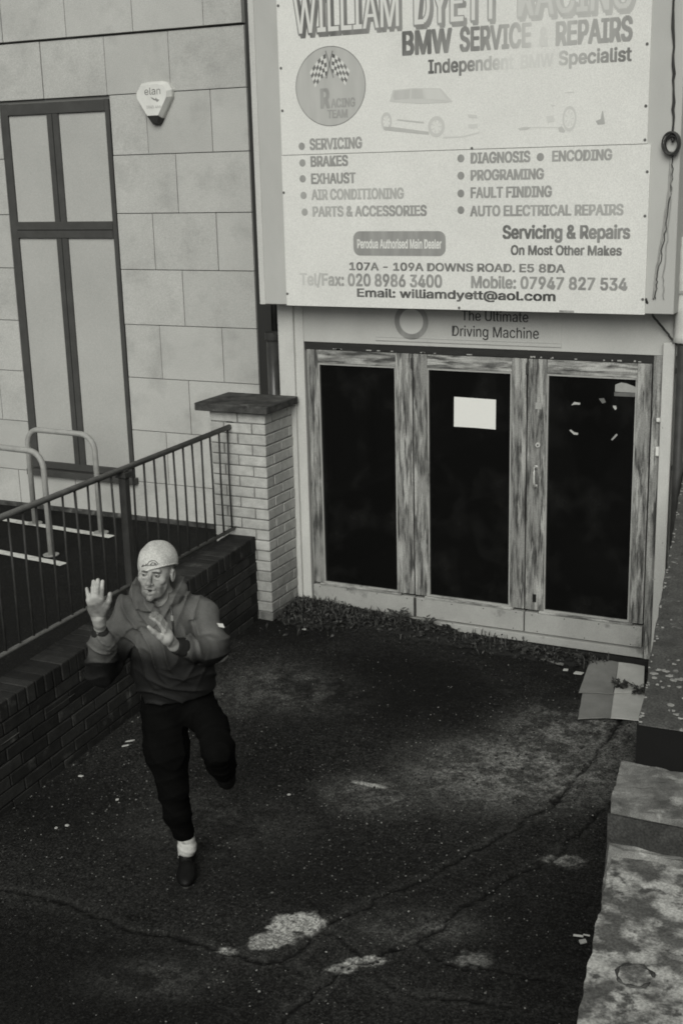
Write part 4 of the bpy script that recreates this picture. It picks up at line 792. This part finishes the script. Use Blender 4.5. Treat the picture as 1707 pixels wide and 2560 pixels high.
# ------------------------------------------------------------------ the man: smooth solids blended on a grid, then skinned
FOOT=np.array([1.142,-3.621,0.0]); NV=CAM-FOOT; NV[2]=0; NV/=np.linalg.norm(NV); RV=np.array([-NV[1],NV[0],0]) # NV to viewer, RV to his left
if RV@AX[0]<0: RV=-RV
UV=np.array([0,0,1.])
def Mp(x,y,dd=0,src=False):
    u,v=(x,y) if src else dp(x,y)
    d=np.array([(u-IW/2)/FPX,(v-IH/2)/FPX,1])@AX; return CAM+d*((FOOT+NV*dd-CAM)@NV)/(d@NV)
def Z5(x,y,dd): return Mp(180+x/3.4087,1320+y/3.4087,dd,True)
class SDF:
    def __init__(s,lo,hi,h):
        s.lo=np.array(lo,float); s.h=h; s.n=(np.ceil((np.array(hi)-s.lo)/h).astype(int)+1); s.D=np.full(s.n,.2,np.float32)
    def _sl(s,lo,hi):
        a=np.maximum(np.floor((np.array(lo)-s.lo)/s.h).astype(int),0); b=np.minimum(np.ceil((np.array(hi)-s.lo)/s.h).astype(int)+1,s.n)
        if np.any(b<=a): return None
        sl=tuple(slice(i,j) for i,j in zip(a,b)); g=np.meshgrid(*[(s.lo[k]+s.h*np.arange(a[k],b[k])).astype(np.float32) for k in range(3)],indexing='ij'); return sl,g
    def _comb(s,sl,d,k,mode):
        A=s.D[sl]
        if mode=='sub':
            h=np.clip(.5-.5*(A+d)/k,0,1) if k>0 else (A< -d).astype(np.float32); s.D[sl]=(A*(1-h)+(-d)*h+k*h*(1-h)) if k>0 else np.maximum(A,-d)
        else:
            h=np.clip(.5+.5*(A-d)/k,0,1); s.D[sl]=A*(1-h)+d*h-k*h*(1-h)
    def cap(s,a,b,ra,rb,k=.02,mode='add'):
        a=np.array(a,float);b=np.array(b,float); r=max(ra,rb)+k+.03; q=s._sl(np.minimum(a,b)-r,np.maximum(a,b)+r)
        if q is None: return
        sl,(x,y,z)=q; ab=b-a; L2=max(ab@ab,1e-9); t=np.clip(((x-a[0])*ab[0]+(y-a[1])*ab[1]+(z-a[2])*ab[2])/L2,0,1)
        d=np.sqrt((x-a[0]-t*ab[0])**2+(y-a[1]-t*ab[1])**2+(z-a[2]-t*ab[2])**2)-(ra+(rb-ra)*t); s._comb(sl,d,k,mode)
    def ell(s,c,R,B=None,k=.02,mode='add'):
        """ellipsoid with radii R along the rows of B"""
        c=np.array(c,float); B=np.eye(3) if B is None else np.array(B); R=np.array(R,float); m=R.max()+k+.03; q=s._sl(c-m,c+m)
        if q is None: return
        sl,(x,y,z)=q; P=[x-c[0],y-c[1],z-c[2]]; L=[B[i][0]*P[0]+B[i][1]*P[1]+B[i][2]*P[2] for i in range(3)]
        k0=np.sqrt(sum((L[i]/R[i])**2 for i in range(3)))+1e-6; k1=np.sqrt(sum((L[i]/R[i]**2)**2 for i in range(3)))+1e-6; s._comb(sl,(k0*(k0-1)/k1),k,mode)
    def plane(s,p,n):
        """keep the side the normal points away from"""
        x,y,z=np.meshgrid(*[(s.lo[k]+s.h*np.arange(s.n[k])).astype(np.float32) for k in range(3)],indexing='ij'); n=np.array(n)/np.linalg.norm(n); s.D=np.maximum(s.D,(x-p[0])*n[0]+(y-p[1])*n[1]+(z-p[2])*n[2])
    def disp(s,fn):
        x,y,z=np.meshgrid(*[(s.lo[k]+s.h*np.arange(s.n[k])).astype(np.float32) for k in range(3)],indexing='ij'); s.D=s.D+fn(x,y,z).astype(np.float32)
    def mesh(s,name,mt,parent,label=None):
        D=s.D; I=D<0; c=[np.s_[:-1],np.s_[1:]]
        cnt=sum(I[c[i],c[j],c[k]].astype(np.int8) for i in (0,1) for j in (0,1) for k in (0,1)); act=(cnt>0)&(cnt<8); cell=np.argwhere(act); vid=np.full(act.shape,-1,np.int32); vid[tuple(cell.T)]=np.arange(len(cell))
        corner=lambda o:D[cell[:,0]+o[0],cell[:,1]+o[1],cell[:,2]+o[2]]
        acc=np.zeros((len(cell),3)); n=np.zeros(len(cell)); O=[(i,j,k) for i in (0,1) for j in (0,1) for k in (0,1)]
        for a in O:
            for ax in range(3):
                if a[ax]==0:
                    b=list(a); b[ax]=1; da=corner(a); db=corner(b); m=(da<0)!=(db<0); t=np.where(m,da/np.where(m,da-db,1),0); p=np.tile(np.array(a,float),(len(cell),1)); p[:,ax]+=t; acc[m]+=p[m]; n[m]+=1
        V=s.lo+(cell+acc/n[:,None])*s.h; F=[]
        for ax in range(3):
            sl0=[np.s_[:]]*3; sl1=[np.s_[:]]*3; sl0[ax]=np.s_[:-1]; sl1[ax]=np.s_[1:]; A=I[tuple(sl0)];B=I[tuple(sl1)]; e=np.argwhere(A!=B); u,v=[(1,2),(2,0),(0,1)][ax]
            e=e[(e[:,u]>0)&(e[:,v]>0)&(e[:,u]<s.n[u]-1)&(e[:,v]<s.n[v]-1)]
            du=np.zeros(3,int);du[u]=1;dv=np.zeros(3,int);dv[v]=1
            q=np.stack([vid[tuple((e-du-dv).T)],vid[tuple((e-dv).T)],vid[tuple(e.T)],vid[tuple((e-du).T)]],-1); fl=~A[tuple(e.T)]; q[fl]=q[fl][:,::-1]; F.append(q[(q>=0).all(1)])
        F=np.concatenate(F); b=np.array(base_of(parent)); V=V-b
        me=bpy.data.meshes.new(name); me.vertices.add(len(V)); me.vertices.foreach_set('co',V.astype(np.float32).ravel()); me.loops.add(F.size); me.loops.foreach_set('vertex_index',F.ravel().astype(np.int32)); me.polygons.add(len(F)); me.polygons.foreach_set('loop_start',np.arange(0,F.size,4,dtype=np.int32)); me.polygons.foreach_set('use_smooth',[True]*len(F)); me.update(calc_edges=True); me.validate(); me.materials.append(mt)
        o=add_obj(name,me,parent); 
        if label: o['label']=label
        return o
man=thing('person','man in pale knitted hat and grey jacket, one leg lifted, palm raised','person',tuple(FOOT))
# head frame: turned to his right, slightly up
ya=math.radians(19); HF=math.cos(ya)*NV-math.sin(ya)*RV; HR=math.sin(ya)*NV+math.cos(ya)*RV; pt=math.radians(6); HF2=HF*math.cos(pt)+UV*math.sin(pt); HU=UV*math.cos(pt)-HF*math.sin(pt); ro=math.radians(4); HR,HU=HR*math.cos(ro)-HU*math.sin(ro),HU*math.cos(ro)+HR*math.sin(ro); HF=HF2
HB=[HR,HF,HU]; HO=Mp(360,1313,.05)
def h(r,f,u): return HO+HR*r+HF*f+HU*u
# ---- body
bd=SDF((.55,-4.35,-.02),(1.75,-3.2,1.86),.004)
E_=lambda c,R,k=.015,mode='add': bd.ell(h(*c),R,HB,k,mode)
E_((0,-.01,.028),(.074,.095,.092)); E_((0,.032,-.035),(.068,.058,.082),.02); E_((0,.046,-.086),(.053,.044,.036),.02)
bd.ell(h(0,.082,-.112),(.018,.014,.014),HB,.014)
bd.cap(h(-.036,.080,.022),h(.036,.080,.022),.010,.010,.012)
for s_ in (-1,1):
    E_((s_*.046,.066,-.022),(.020,.020,.018),.018); E_((s_*.031,.099,.000),(.017,.013,.0115),.007,'sub'); E_((s_*.030,.084,-.014),(.014,.010,.006),.008)
    E_((s_*.080,-.004,-.010),(.010,.021,.033),.006); E_((s_*.090,.002,-.006),(.008,.012,.020),.003,'sub')
    E_((s_*.062,.062,-.062),(.010,.016,.020),.014,'sub')
bd.cap(h(0,.089,.004),h(0,.113,-.031),.0085,.0115,.008); E_((0,.113,-.035),(.012,.012,.010),.006)
for s_ in (-1,1): E_((s_*.0125,.101,-.038),(.008,.009,.007),.005); E_((s_*.007,.112,-.045),(.0035,.004,.003),.002,'sub')
for s_ in (-1,1): bd.cap(h(s_*.019,.096,-.042),h(s_*.034,.078,-.075),.003,.003,.005,'sub')
bd.cap(h(-.021,.088,-.063),h(0,.096,-.061),.0055,.0065,.005); bd.cap(h(.021,.088,-.063),h(0,.096,-.061),.0055,.0065,.005); bd.cap(h(-.017,.086,-.083),h(0,.094,-.085),.006,.0075,.006); bd.cap(h(.017,.086,-.083),h(0,.094,-.085),.006,.0075,.006)
E_((0,.100,-.0725),(.019,.016,.0052),.003,'sub')
neck=Mp(372,1398,-.01); bd.cap(h(0,-.02,-.06),neck,.056,.062,.02); ches=Mp(378,1445,0); bd.ell(ches,(.16,.10,.20),[RV,NV,UV],.05); hip=Mp(408,1590,0); bd.ell(hip,(.12,.07,.10),[RV,NV,UV],.05); bd.cap(ches,hip,.12,.12,.05)
shL=Mp(292,1402,0); shR=Mp(468,1408,0); bd.cap(shL,shR,.05,.05,.04)
elL=Mp(236,1512,.10); wrL=Z5(236,800,.33); elR=Mp(503,1500,.06); wrR=Z5(868,1000,.27)
bd.cap(shL,elL,.05,.042,.03); bd.cap(elL,wrL,.04,.026,.02); bd.cap(shR,elR,.05,.042,.03); bd.cap(elR,wrR,.04,.026,.02)
hL=Mp(378,1620,0); knL=Mp(392,1765,.04); anL=Mp(428,1928,-.045); hR_=Mp(452,1625,.04); knR=Mp(501,1722,.25); anR=Mp(514,1768,.05)
bd.cap(hL,knL,.08,.05,.03); bd.cap(knL,anL,.045,.026,.02); bd.cap(hR_,knR,.06,.045,.03); bd.cap(knR,anR,.052,.036,.02)
ft0=FOOT-NV*.10+UV*.045; ft1=FOOT+NV*.09+UV*.032; bd.cap(anL,ft0,.036,.036,.02); bd.cap(ft0,ft1-NV*.03,.028,.018,.02)
fwd=-UV*.88-NV*.40+RV*.10; fwd/=np.linalg.norm(fwd); fu=NV*.88-UV*.40; fu-=fwd*(fu@fwd); fu/=np.linalg.norm(fu); bd.cap(anR,anR+fwd*.13-fu*.05,.03,.022,.02)
# raised right hand, palm to the viewer: wrist, four metacarpals, fingers, thumb
def finger(P,R,k=.004):
    for i in range(len(P)-1): bd.cap(P[i],P[i+1],R[i],R[i+1],k)
w0=wrL; kn=[((148,615,.385),(138,560,.375),(128,516,.365)),((180,590,.39),(182,510,.38),(186,455,.37)),((216,585,.39),(220,505,.385),(223,443,.375)),((252,600,.385),(256,520,.38),(263,456,.37))]
for i,(a,b,c) in enumerate(kn):
    A=Z5(*a);B=Z5(*b);C_=Z5(*c); st=Z5(205+i*16,765,.345); rr=(.0085,.0095,.0098,.0095)[i]
    bd.cap(st,A,.017,.0145,.012); finger([A,B,C_],[rr+.0015,rr+.0005,rr-.001],.004)
bd.ell(Z5(205,690,.365),(.036,.014,.042),[RV,NV,UV],.012); bd.ell(Z5(262,700,.375),(.018,.015,.028),[RV,NV,UV],.012)
finger([Z5(255,745,.36),Z5(295,672,.385),Z5(318,620,.39),Z5(327,562,.385)],[.018,.0145,.0115,.0098],.008)
bd.cap(wrL,Z5(225,760,.35),.028,.028,.015)
# his left hand, across the chest, fingers pointing up to the left, edge on
pa=Z5(815,935,.325); wq=wrR
for i in range(4):
    o_=np.array([0,0,0.])+NV*(-.0185*i+.02); sh=0
    A=Z5(785+i*5,862-i*5,.325)+o_; B=Z5(745+i*6,800-i*5,.335)+o_; C_=Z5(706+i*7,770-i*5,.345)+o_; T_=Z5(668+i*8+(0,-4,4,18)[i],744-i*3+(0,-4,0,10)[i],.35)+o_
    bd.cap(Z5(845,960,.29)+o_*.6,A,.015,.0125,.010); finger([A,B,C_,T_],[.0098,.0092,.0086,.0076],.004)
bd.ell(pa+NV*-.008,(.030,.034,.034),[RV,NV,UV],.014); bd.cap(wrR,Z5(845,965,.29),.026,.026,.015)
finger([Z5(815,975,.32),Z5(752,925,.345),Z5(700,885,.35),Z5(655,845,.35)],[.018,.0135,.0110,.0092],.008)
body=bd.mesh('body',M['skin'],man); del bd
_c=np.empty(len(body.data.vertices)*3); body.data.vertices.foreach_get('co',_c); _c=_c.reshape(-1,3)+FOOT-HO
_r,_f,_u=_c@HR,_c@HF,_c@HU
_st=sstep((-.040-_u-.25*np.abs(_r))/.02+.5)*sstep((_f+.01)/.03)*(_u>-.14)*(1-sstep((.030-np.hypot(_r,_u+.07))/.012+.3)*.5); _st=np.maximum(_st,.9*np.exp(-((np.abs(_r)-.031)/.016)**2-((_u-.002)/.012)**2)*(_f>.05))  # jaw stubble, plus eye socket shade painted into the same mask
_st=np.maximum(_st,.33*(np.abs(_r)<.11)*(_u>-.2)*(_u<.2)*(_f>-.15)*(_f<.16))  # whole face made a tone darker
_q=body.data.attributes.new('stubble_shade','FLOAT','POINT'); _q.data.foreach_set('value',(_st*.75*(.6+.8*fbm(_r*60,_u*60,2,3))).clip(0,1).astype(np.float32))
# ---- eyes, brows, lips
m=MB()
def ball(name,c,r,mt,parent,seg=16):
    bm=bmesh.new(); bmesh.ops.create_uvsphere(bm,u_segments=seg,v_segments=seg//2,radius=r); V=[np.array(v.co[:])+c for v in bm.verts]; F=[[v.index for v in f.verts] for f in bm.faces]; bm.free(); return part(name,V,F,mt,parent,smooth=True)
for s_ in (-1,1):
    e=ball('eye',h(s_*.031,.0795,.000),.0118,M['eye'],man); ball('iris',h(s_*.031-.0012,.0868,.0005),.0056,M['iris'],e)
    m=MB(); m.tube([h(s_*.012,.094,.016),h(s_*.026,.096,.0195),h(s_*.044,.085,.016)],[.0025,.0034,.002],8); m.build('eyebrow',M['brow'],man,smooth=True)
    m=MB(); m.tube([h(s_*.031-.013,.088,.0045),h(s_*.031,.0935,.0085),h(s_*.031+.013,.086,.0045)],[.0018,.0026,.0018],8); m.build('eyelid',M['skin'],man,smooth=True)
m=MB(); m.tube([h(-.019,.089,-.0655),h(0,.0985,-.063),h(.019,.089,-.0655)],[.002,.0045,.002],8); m.build('upper_lip',M['lip'],man,smooth=True)
m=MB(); m.tube([h(-.016,.088,-.0815),h(0,.0965,-.0825),h(.016,.088,-.0815)],[.002,.0048,.002],8); m.build('lower_lip',M['lip'],man,smooth=True)
ball('mouth_opening',h(0,.078,-.0725),.0135,M['iris'],man)
# ---- hat
ht=SDF(HO-.2,HO+.24,.0035); HC=(0,-.012,.040)
ht.ell(h(*HC),(.0925,.110,.100),HB,.001); ht.ell(h(0,-.02,.065),(.080,.09,.078),HB,.02)
ht.disp(lambda x,y,z:-.0012*np.sin(((x-HO[0])*HR[0]+(y-HO[1])*HR[1])*420)*0+.0022*np.sin(x*60+z*45)*np.sin(y*55))
bn=-HU+HR*.40+HF*.20; ht.plane(h(0,.09,.030),bn)
ht.ell(h(0,-.012,.030),(.0835,.101,.090),HB,.004,'sub')
hat=ht.mesh('knitted_hat',M['hat'],man)
def hp(a,b,off=.002):
    """point on the hat: a sideways angle, b up angle"""
    v=np.array([math.sin(a)*math.cos(b),math.cos(a)*math.cos(b),math.sin(b)]); R=np.array([.0925,.110,.100]); t=1/np.sqrt(((v/R)**2).sum())+off; return h(*(np.array(HC)+v*t))
m=MB(); m.tube([hp(a,b) for a,b in ((-.42,-.02),(-.28,.05),(-.1,.09),(.1,.11),(.3,.14))],.0022,6); m.tube([hp(a,b) for a,b in ((-.12,.12),(-.06,.24),(.06,.30),(.2,.30),(.30,.22),(.33,.16))],.0018,6); m.tube([hp(a,b) for a,b in ((.02,.14),(.08,.22),(.2,.2))],.0018,6)
for a,b in ((-.36,.02),(-.2,.08),(.02,.12),(.2,.15)): m.tube([hp(a,b),hp(a+.03,b+.05)],.0028,6)
m.build('embroidered_mark',M['thread'],hat,smooth=True)
m=MB(); Q=[]
for t in np.linspace(0,2*math.pi,48,endpoint=False):
    v=np.array([math.sin(t),math.cos(t),0.]); R=np.array([.0925,.110]); 
    r_,f_=v[0]*.0905,-.012+v[1]*.1085; p0=h(0,.09,.030); nb=bn/np.linalg.norm(bn); base=h(r_,f_,0); u_=((p0-base)@nb)/(HU@nb); kk=math.sqrt(max(0,1-((u_-.040)/.100)**2)); base=h(v[0]*.0925*kk*.99,-.012+v[1]*.110*kk*.99,0); u_=((p0-base)@nb)/(HU@nb); Q.append(base+HU*u_)
m.tube(Q,.0042,8,closed=True); m.build('hem_roll',M['hat'],hat,smooth=True)
# ---- jacket
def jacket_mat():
    m=mat('jacket_painted_shade',.14,.085,7,.35,.65,rough=.75,fine=.15,bump=.35,bscale=30,spec=.25,attr='lower',attrcol=.008); return m  # shade on the lower jacket is painted into its colour
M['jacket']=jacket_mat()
jk=SDF((.55,-4.35,.75),(1.75,-3.2,1.62),.0055)
B3=[RV,NV,UV]
jk.ell(Mp(378,1452,.01),(.205,.15,.20),B3,.03); jk.ell(Mp(398,1530,.02),(.205,.155,.20),B3,.05); jk.ell(Mp(412,1578,.0),(.185,.15,.10),B3,.04)
jk.cap(Mp(308,1405,0),Mp(455,1410,0),.085,.088,.04)
jk.cap(Mp(300,1412,0),Mp(252,1500,.07),.082,.080,.03); jk.cap(Mp(252,1500,.07),Mp(232,1540,.12),.080,.072,.03); jk.cap(Mp(234,1535,.13),Mp(234,1470,.29),.078,.058,.025)
jk.cap(Mp(460,1418,0),Mp(492,1480,.05),.084,.074,.03); jk.cap(Mp(492,1486,.06),Mp(478,1496,.12),.074,.068,.03); jk.cap(Mp(486,1492,.10),Mp(430,1488,.22),.068,.052,.025)
# collar and hood roll round the neck
NC=Mp(364,1385,-.01); jk.ell(NC-UV*.03,(.125,.115,.06),B3,.03)
HP=[(360,1404,.135),(334,1390,.115),(312,1366,.05),(316,1345,-.05),(338,1336,-.10),(372,1334,-.11),(404,1334,-.06),(417,1350,.0),(402,1376,.075),(376,1398,.12)]
HR_=[.018,.022,.026,.028,.030,.032,.032,.030,.024,.018]
for i in range(len(HP)-1):
    a_=Mp(*HP[i]); b_=Mp(*HP[i+1]); jk.cap(a_,b_,HR_[i],HR_[i+1],.02); jk.cap(a_*.75+(NC-UV*.05)*.25-UV*.02,b_*.75+(NC-UV*.05)*.25-UV*.02,.03,.03,.03)
jk.ell(NC-NV*.14-UV*.04,(.12,.07,.10),B3,.03)
# folds
def folds(x,y,z):
    u=(x-FOOT[0])*RV[0]+(y-FOOT[1])*RV[1]; n_=(x-FOOT[0])*NV[0]+(y-FOOT[1])*NV[1]
    rg=lambda t:(1-np.abs(np.sin(t)))**2
    wob_=1.6*np.sin(u*13+n_*8+z*5)+.9*np.sin(z*17-u*9)
    arm=np.clip((np.abs(u+.06)-.19)/.05,0,1); low=np.clip((1.27-z)/.25,0,1); up_=1-low
    tors=-.011*rg(z*17+u*26+wob_)*up_-.009*rg(z*15-u*24+wob_*1.2+1)*up_-.012*rg(z*34+u*7+wob_)*low
    slv_=-.013*rg(z*33+u*20+wob_*1.1)
    cr=.012*np.exp(-((u+.13+.35*(1.42-z))/.018)**2)*(z>1.17)*(z<1.42)+.012*np.exp(-((u-.10-.10*(1.40-z))/.016)**2)*(z>1.2)*(z<1.41)
    return 1.5*tors*(1-arm)+slv_*arm+cr*np.clip(n_*10,0,1)+.005
jk.disp(folds)
# hem edge
jk.plane(Mp(410,1606,.1)+UV*0,-UV*1.0+RV*.10+NV*.03)
jk.cap(Mp(358,1372,.06),h(0,0,.03),.050,.078,.008,'sub')
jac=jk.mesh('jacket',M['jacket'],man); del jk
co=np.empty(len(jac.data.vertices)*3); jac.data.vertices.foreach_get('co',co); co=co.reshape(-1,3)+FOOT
u=(co-FOOT)@RV; n_=(co-FOOT)@NV; lowm=sstep((1.325+.05*fbm(u*6,n_*6,3,3)+.03*u-co[:,2])/.13)  # painted shade: lower torso fades to near black, sleeves follow
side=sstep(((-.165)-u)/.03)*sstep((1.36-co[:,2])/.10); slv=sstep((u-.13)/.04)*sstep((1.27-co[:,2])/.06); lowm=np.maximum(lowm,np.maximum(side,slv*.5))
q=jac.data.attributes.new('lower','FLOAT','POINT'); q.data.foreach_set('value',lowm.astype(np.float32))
def band(name,a,b,r0,r1,mt,parent,n=20):
    m=MB(); a=np.array(a);b=np.array(b); P=[a*(1-t)+b*t for t in np.linspace(0,1,7)]; m.tube(P,[(r0+(r1-r0)*t+(.002 if i%2 else -.001)) for i,t in enumerate(np.linspace(0,1,7))],n); return m.build(name,mt,parent,smooth=True)
band('cuff',Mp(234,1500,.24),wrL*.75+Mp(234,1500,.24)*.25,.052,.036,M['cuff'],jac); band('cuff',wrR*.52+Mp(445,1492,.2)*.48,wrR*.95+Mp(445,1492,.2)*.05,.046,.035,M['cuff'],jac)
m=MB(); m.tube([Mp(392,1390,.165),Mp(396,1412,.185),Mp(398,1440,.195),Mp(399,1465,.2)],[.005,.0055,.0055,.005],8); m.build('zip',M['black_plastic'],jac,smooth=True)
m=MB(); m.box(-.006,.006,-.003,.003,-.012,.012); c=Mp(396,1420,.2); part('zip_pull',np.array(m.V)+c,m.F,M['galv'],jac)
m=MB(); c=Mp(505,1436,.105); A=[c+RV*a+UV*b+NV*(.0 if a<0 else -.012) for a,b in ((-.014,.012),(.012,.004),(.018,-.016),(-.006,-.006))]; m.add([tuple(p) for p in A]+[tuple(p+NV*.008+RV*.004) for p in A],[(0,1,2,3),(4,7,6,5),(0,4,5,1),(1,5,6,2),(2,6,7,3),(3,7,4,0)]); m.build('sleeve_badge',M['paper'],jac)
# ---- trousers
tr=SDF((.7,-4.2,.05),(1.75,-3.2,1.12),.0055)
tr.ell(Mp(408,1598,0),(.165,.125,.13),B3,.04); tr.cap(Mp(378,1630,0),Mp(383,1720,.03),.112,.104,.03); tr.cap(Mp(383,1720,.03),Mp(397,1805,.03),.104,.074,.03); tr.cap(Mp(397,1805,.03),Mp(406,1865,.0),.074,.066,.03); tr.cap(Mp(406,1865,0),Mp(420,1908,-.045),.066,.055,.02)
tr.cap(Mp(452,1622,.02),Mp(488,1668,.15),.10,.078,.03); tr.cap(Mp(488,1668,.15),Mp(501,1722,.27),.078,.074,.02); tr.cap(Mp(501,1722,.27),Mp(507,1752,.13),.074,.068,.02); tr.cap(Mp(507,1752,.13),anR,.068,.058,.02)
tr.disp(lambda x,y,z:-.007*(1-np.abs(np.sin(z*16+x*22-y*9+2*np.sin(y*14+z*6))))**2-.005*(1-np.abs(np.sin(z*27-x*25+y*16+2*np.sin(x*12)+z*z*5)))**2+.002)
tr.plane(Mp(424,1912,-.04),-UV+RV*-.35+NV*.1) if False else None
trs=tr.mesh('trousers',M['trousers'],man); del tr
# ---- sock and shoes
sk=SDF(FOOT-.3,FOOT+.35,.004); sk.cap(Mp(427,1916,-.05),Mp(430,1945,-.055),.043,.044,.01); sk.cap(Mp(430,1945,-.055),ft0+UV*.01,.044,.040,.02)
sk.disp(lambda x,y,z:.0010*np.sin(z*200+x*60+y*30)); sk.mesh('sock',M['sock'],man)
def shoe(o0,fw,up,name,lab=None):
    s=SDF(np.minimum(o0-.25,o0-.25),o0+.25,.004); sd_=np.cross(up,fw); Bs=[sd_,fw,up]
    p=lambda a,b,c:o0+sd_*a+fw*b+up*c
    s.ell(p(0,.075,.030),(.049,.085,.036),Bs,.02); s.ell(p(0,-.085,.038),(.038,.052,.042),Bs,.02); s.cap(p(0,-.07,.045),p(0,.06,.038),.036,.040,.025); s.cap(p(0,-.075,.075),p(0,-.035,.075),.040,.036,.02)
    s.cap(p(0,-.07,.125),p(0,-.055,.09),.030,.034,.006,'sub'); s.plane(o0+up*.004,-up)
    ob=s.mesh(name,M['shoe'],man); 
    q=MB(); O=[]
    for t in np.linspace(0,2*math.pi,36,endpoint=False):
        b_=.165*math.cos(t)*.92-.005; w_=(.050 if b_>0 else .040)*math.sin(t)*(1-.12*math.cos(t)); O.append((w_,b_))
    V=[p(a*1.02,b,c) for c in (.0,.02) for a,b in O]; n=len(O); q.add([tuple(v) for v in V],[tuple(range(n))[::-1],tuple(range(n,2*n))]+[(i,(i+1)%n,n+(i+1)%n,n+i) for i in range(n)]); q.build('sole',M['black_plastic'],ob)
    q=MB()
    for k in range(4):
        f_=.005+.022*k; zz=.082-.006*k; q.tube([tuple(p(-.02,f_,zz-.006)),tuple(p(0,f_+.003,zz)),tuple(p(.02,f_,zz-.006))],.0025,6)
    q.build('laces',M['cuff'],ob,smooth=True); return ob
fa=math.radians(-3); fw=NV*math.cos(fa)+RV*math.sin(fa); shoe(FOOT+NV*-.025,fw,UV,'shoe')
shoe(anR+fwd*.045-fu*.075,fwd,fu,'shoe')
